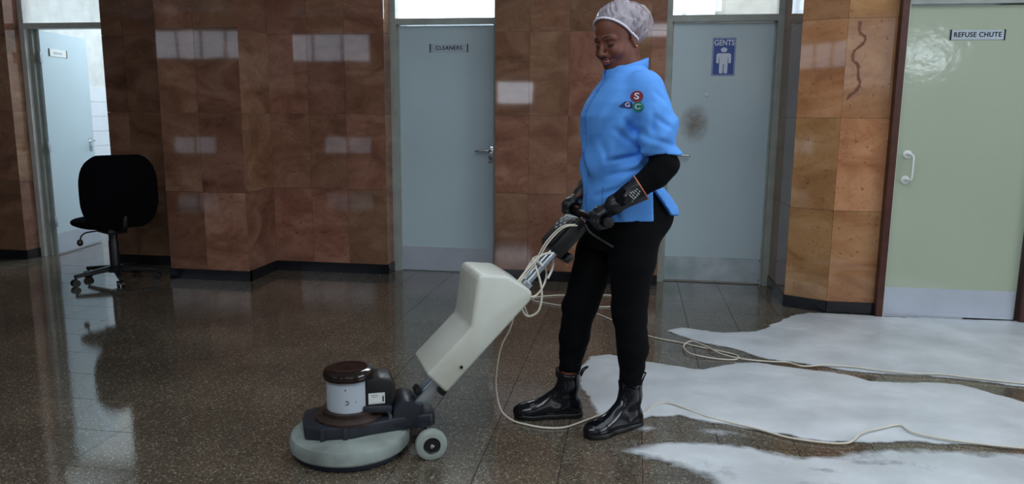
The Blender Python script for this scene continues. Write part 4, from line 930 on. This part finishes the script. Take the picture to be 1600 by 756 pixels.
gf = surf(glove_fn(tuple(bf), wrf2, CUFf, -1, .044), axes((-.09, .20, .0038)), axes((-.32, -.09, .0038)), axes((.80, 1.08, .0038)), 'glove')
gl2 = obj('glove', gf, GLOVE, pn)
ax_ = (Vector((.068, .212, .932)) - Vector(CUF)).normalized(); Mc = ax_.to_track_quat('Z', 'Y').to_matrix().to_4x4(); Mc.translation = Vector(CUF)
obj('cuff_edge', lathe_me([(.0475, -.0015), (.0512, -.0015), (.0512, .0028), (.0475, .0028), (.0475, -.0015)], M=Mc, n=32), ORANGE, gl1)
GB = bvh(gn); gd = ax_; rt = math.atan2(-gd.z, gd.x)
pr_polys = []
for (u0, u1, v0, v1) in ((-.022, -.016, -.016, .018), (-.012, -.009, -.014, .012), (-.006, .0, -.014, -.006), (-.006, .0, -.002, .004), (-.004, .0, .008, .014), (.004, .008, -.014, -.004), (.004, .007, .0, .012), (.011, .016, -.012, -.002), (.012, .015, .002, .010), (.020, .023, -.008, .0), (.020, .023, .004, .010)):
    pr_polys.append([(u0, v0), (u1, v0), (u1, v1), (u0, v1)])
decal('print', pr_polys, .018, .972, 1, PRINT, gl1, B_=GB, rot=rad(48), off=.0012)
# ---- boots
def boot(sg, an):
    yaw = FY[sg]; c, s = math.cos(yaw), math.sin(yaw); O_ = (an[0] + .012, an[1], 0)
    M = Matrix.Translation(O_) @ Matrix.Rotation(yaw, 4, 'Z')
    def f(p):
        d = chain(p, [((-.040, 0, .040), .040), ((.04, -.002 * sg, .038), .038), ((.135, -.004 * sg, .030), .040)], .02)
        d = np.maximum(smin(d, ell(p, (.155, -.004 * sg, .028), (.062, .046, .036)), .015), -99)
        d = smin(d, chain(p, [((-.018, 0, .075), .042), ((-.018, 0, .13), .044), ((-.014, 0, .215), .052)], .02), .025)
        d = smin(d, cone(p, (.0, 0, .115), (.10, 0, .05), .032, .026), .025)
        return np.maximum(np.maximum(d, .006 - p[2]), p[2] - .192 - .10 * np.clip(np.abs(p[0] + .018) - .02, -.01, .03))
    b = obj('boot', surf(f, axes((-.10, .23, .0045)), axes((-.07, .07, .0045)), axes((0, .215, .0045)), 'boot'), RUBBER, pn); b.matrix_local = M
    def sole(p):
        d = chain((p[0], p[1], p[2] * 0), [((-.040, 0, 0), .042), ((.04, -.002 * sg, 0), .037), ((.14, -.004 * sg, 0), .046), ((.170, -.004 * sg, 0), .042)], .02)
        return np.maximum(d, np.abs(p[2] - .011) - .010)
    obj('sole', surf(sole, axes((-.10, .23, .005)), axes((-.07, .07, .005)), axes((-.003, .025, .0035)), 'sole'), BLACKPLASTIC, b)
    for x, lean in ((-.068, -.028), (.034, -.004)):
        obj('pull_tab', tube_me([(x, -.010, .175), (x + lean * .4, -.011, .200), (x + lean, -.004, .212), (x + lean, .004, .212), (x + lean * .4, .011, .200), (x, .010, .175)], .0035, 6, sub=4), RUBBER, b)
    return b
boot(1, ANn); boot(-1, ANf)
# ---- hair, hairnet, face details
HZ = Matrix.Translation(HO) @ HR.to_4x4() @ Matrix.Scale(HS, 4)
nrm = Vector((.60, 0, .80)).normalized()           # the net ends along this slanted plane
def netcut(h, lift=0): return -((h[2] - .112) - 1.25 * (h[0] - .072)) * .62 + lift
def net_core(h): return smin(ell(h, (-.026, 0, .058), (.108, .088, .092)), ell(h, (-.108, -.002, .040), (.084, .084, .080)), .04)
def net(h):
    a = np.arctan2(h[1], h[0] + .02); wr_ = .0045 * (np.abs(np.sin(a * 9 + 22 * h[2] + 1.6 * np.sin(h[0] * 60))) - .6) + .003 * (np.abs(np.sin(75 * h[0] + 50 * h[1] + 2 * np.sin(h[2] * 50))) - .6) + .0025 * (np.abs(np.sin(70 * h[2] - 45 * h[1] + 30 * h[0])) - .6)
    return np.maximum(net_core(h) + wr_ * np.clip(netcut(h) * -30, 0, 1), netcut(h))
def hair(h): return np.maximum(smin(ell(h, (-.020, 0, .062), (.098, .080, .080)), ell(h, (-.075, 0, .035), (.060, .062, .058)), .02), netcut(h, .004))
def headpart(name, fn, m, X, Y, Z, parent=pn):
    me = surf(fn, X, Y, Z, name); me.transform(HZ); return obj(name, me, m, parent)
headpart('hair', hair, HAIR, axes((-.17, .11, .006)), axes((-.11, .11, .006)), axes((-.06, .18, .006)))
hn_o = headpart('hairnet', net, NET, axes((-.19, .12, .0042)), axes((-.12, .12, .0042)), axes((-.08, .19, .0042)))
# elastic band along the edge of the net
band = []
for i in range(73):
    t = 2 * math.pi * i / 72; d3 = Vector((math.cos(t) * .625, math.sin(t), math.cos(t) * .781)); o = Vector((.010, 0, .112 - 1.25 * .062)); lo, hi_ = .03, .16
    for _ in range(22):
        mid = (lo + hi_) / 2; q = o + d3 * mid
        if min(float(net_core([np.float32(q.x), np.float32(q.y), np.float32(q.z)])), float(head_sdf([np.float32(q.x), np.float32(q.y), np.float32(q.z)]))) < 0: lo = mid
        else: hi_ = mid
    band.append(HZ @ (o + d3 * (lo + .001)))
obj('elastic_band', tube_me(band, [.0040 + .0012 * (k % 2) for k in range(73)], 8), ELASTIC, hn_o)
ear_p = HZ @ Vector((-.006, .086, -.033)); bm = bmesh.new(); bmesh.ops.create_uvsphere(bm, u_segments=12, v_segments=8, radius=.0042); bm.transform(Matrix.Translation(ear_p)); obj('earring', finish(bm, 'earring', True), GOLD, pn)
for sg in (1, -1):
    bm = bmesh.new(); bmesh.ops.create_uvsphere(bm, u_segments=14, v_segments=10, radius=.0118); bm.transform(HZ @ Matrix.Translation((.0735, sg * .031, .001))); obj('eye', finish(bm, 'eye', True), BLACKPLASTIC, pn)
    lash = [HZ @ Vector((.0755 + x, sg * y, z)) for x, y, z in ((.0075, .017, .0005), (.0115, .025, -.0035), (.0118, .033, -.0045), (.0085, .041, -.0025), (.003, .047, .001))]
    obj('eyelashes', tube_me(lash, .0014, 6, sub=4), HAIR, pn)
    br = [HZ @ Vector(v) for v in ((.0925, sg * .012, .030), (.0905, sg * .022, .0345), (.084, sg * .034, .036), (.073, sg * .047, .031))]
    obj('eyebrow', tube_me(br, [.0018] * 4 + [.0022] * 8 + [.001], 6, sub=4), HAIR, pn)
headpart('teeth', lambda h: np.maximum(ell(h, (.070, 0, -.0575), (.0285, .027, .0068)), .072 - h[0]), TEETH, axes((.06, .11, .0018)), axes((-.035, .035, .0018)), axes((-.07, -.045, .0018)))
def lips_fn(h):
    s = (h[0], np.abs(h[1]), h[2])
    up = chain(s, [((.1015, 0, -.0505), .0042), ((.096, .015, -.0495), .0036), ((.082, .032, -.0455), .0018)], .003)
    lo = chain(s, [((.0985, 0, -.0680), .0052), ((.094, .014, -.0655), .0045), ((.082, .031, -.0480), .0018)], .003)
    return np.minimum(up, lo)
headpart('lips', lips_fn, LIPS, axes((.07, .115, .0016)), axes((-.04, .04, .0016)), axes((-.08, -.038, .0016)))
# ---- (end of the woman)
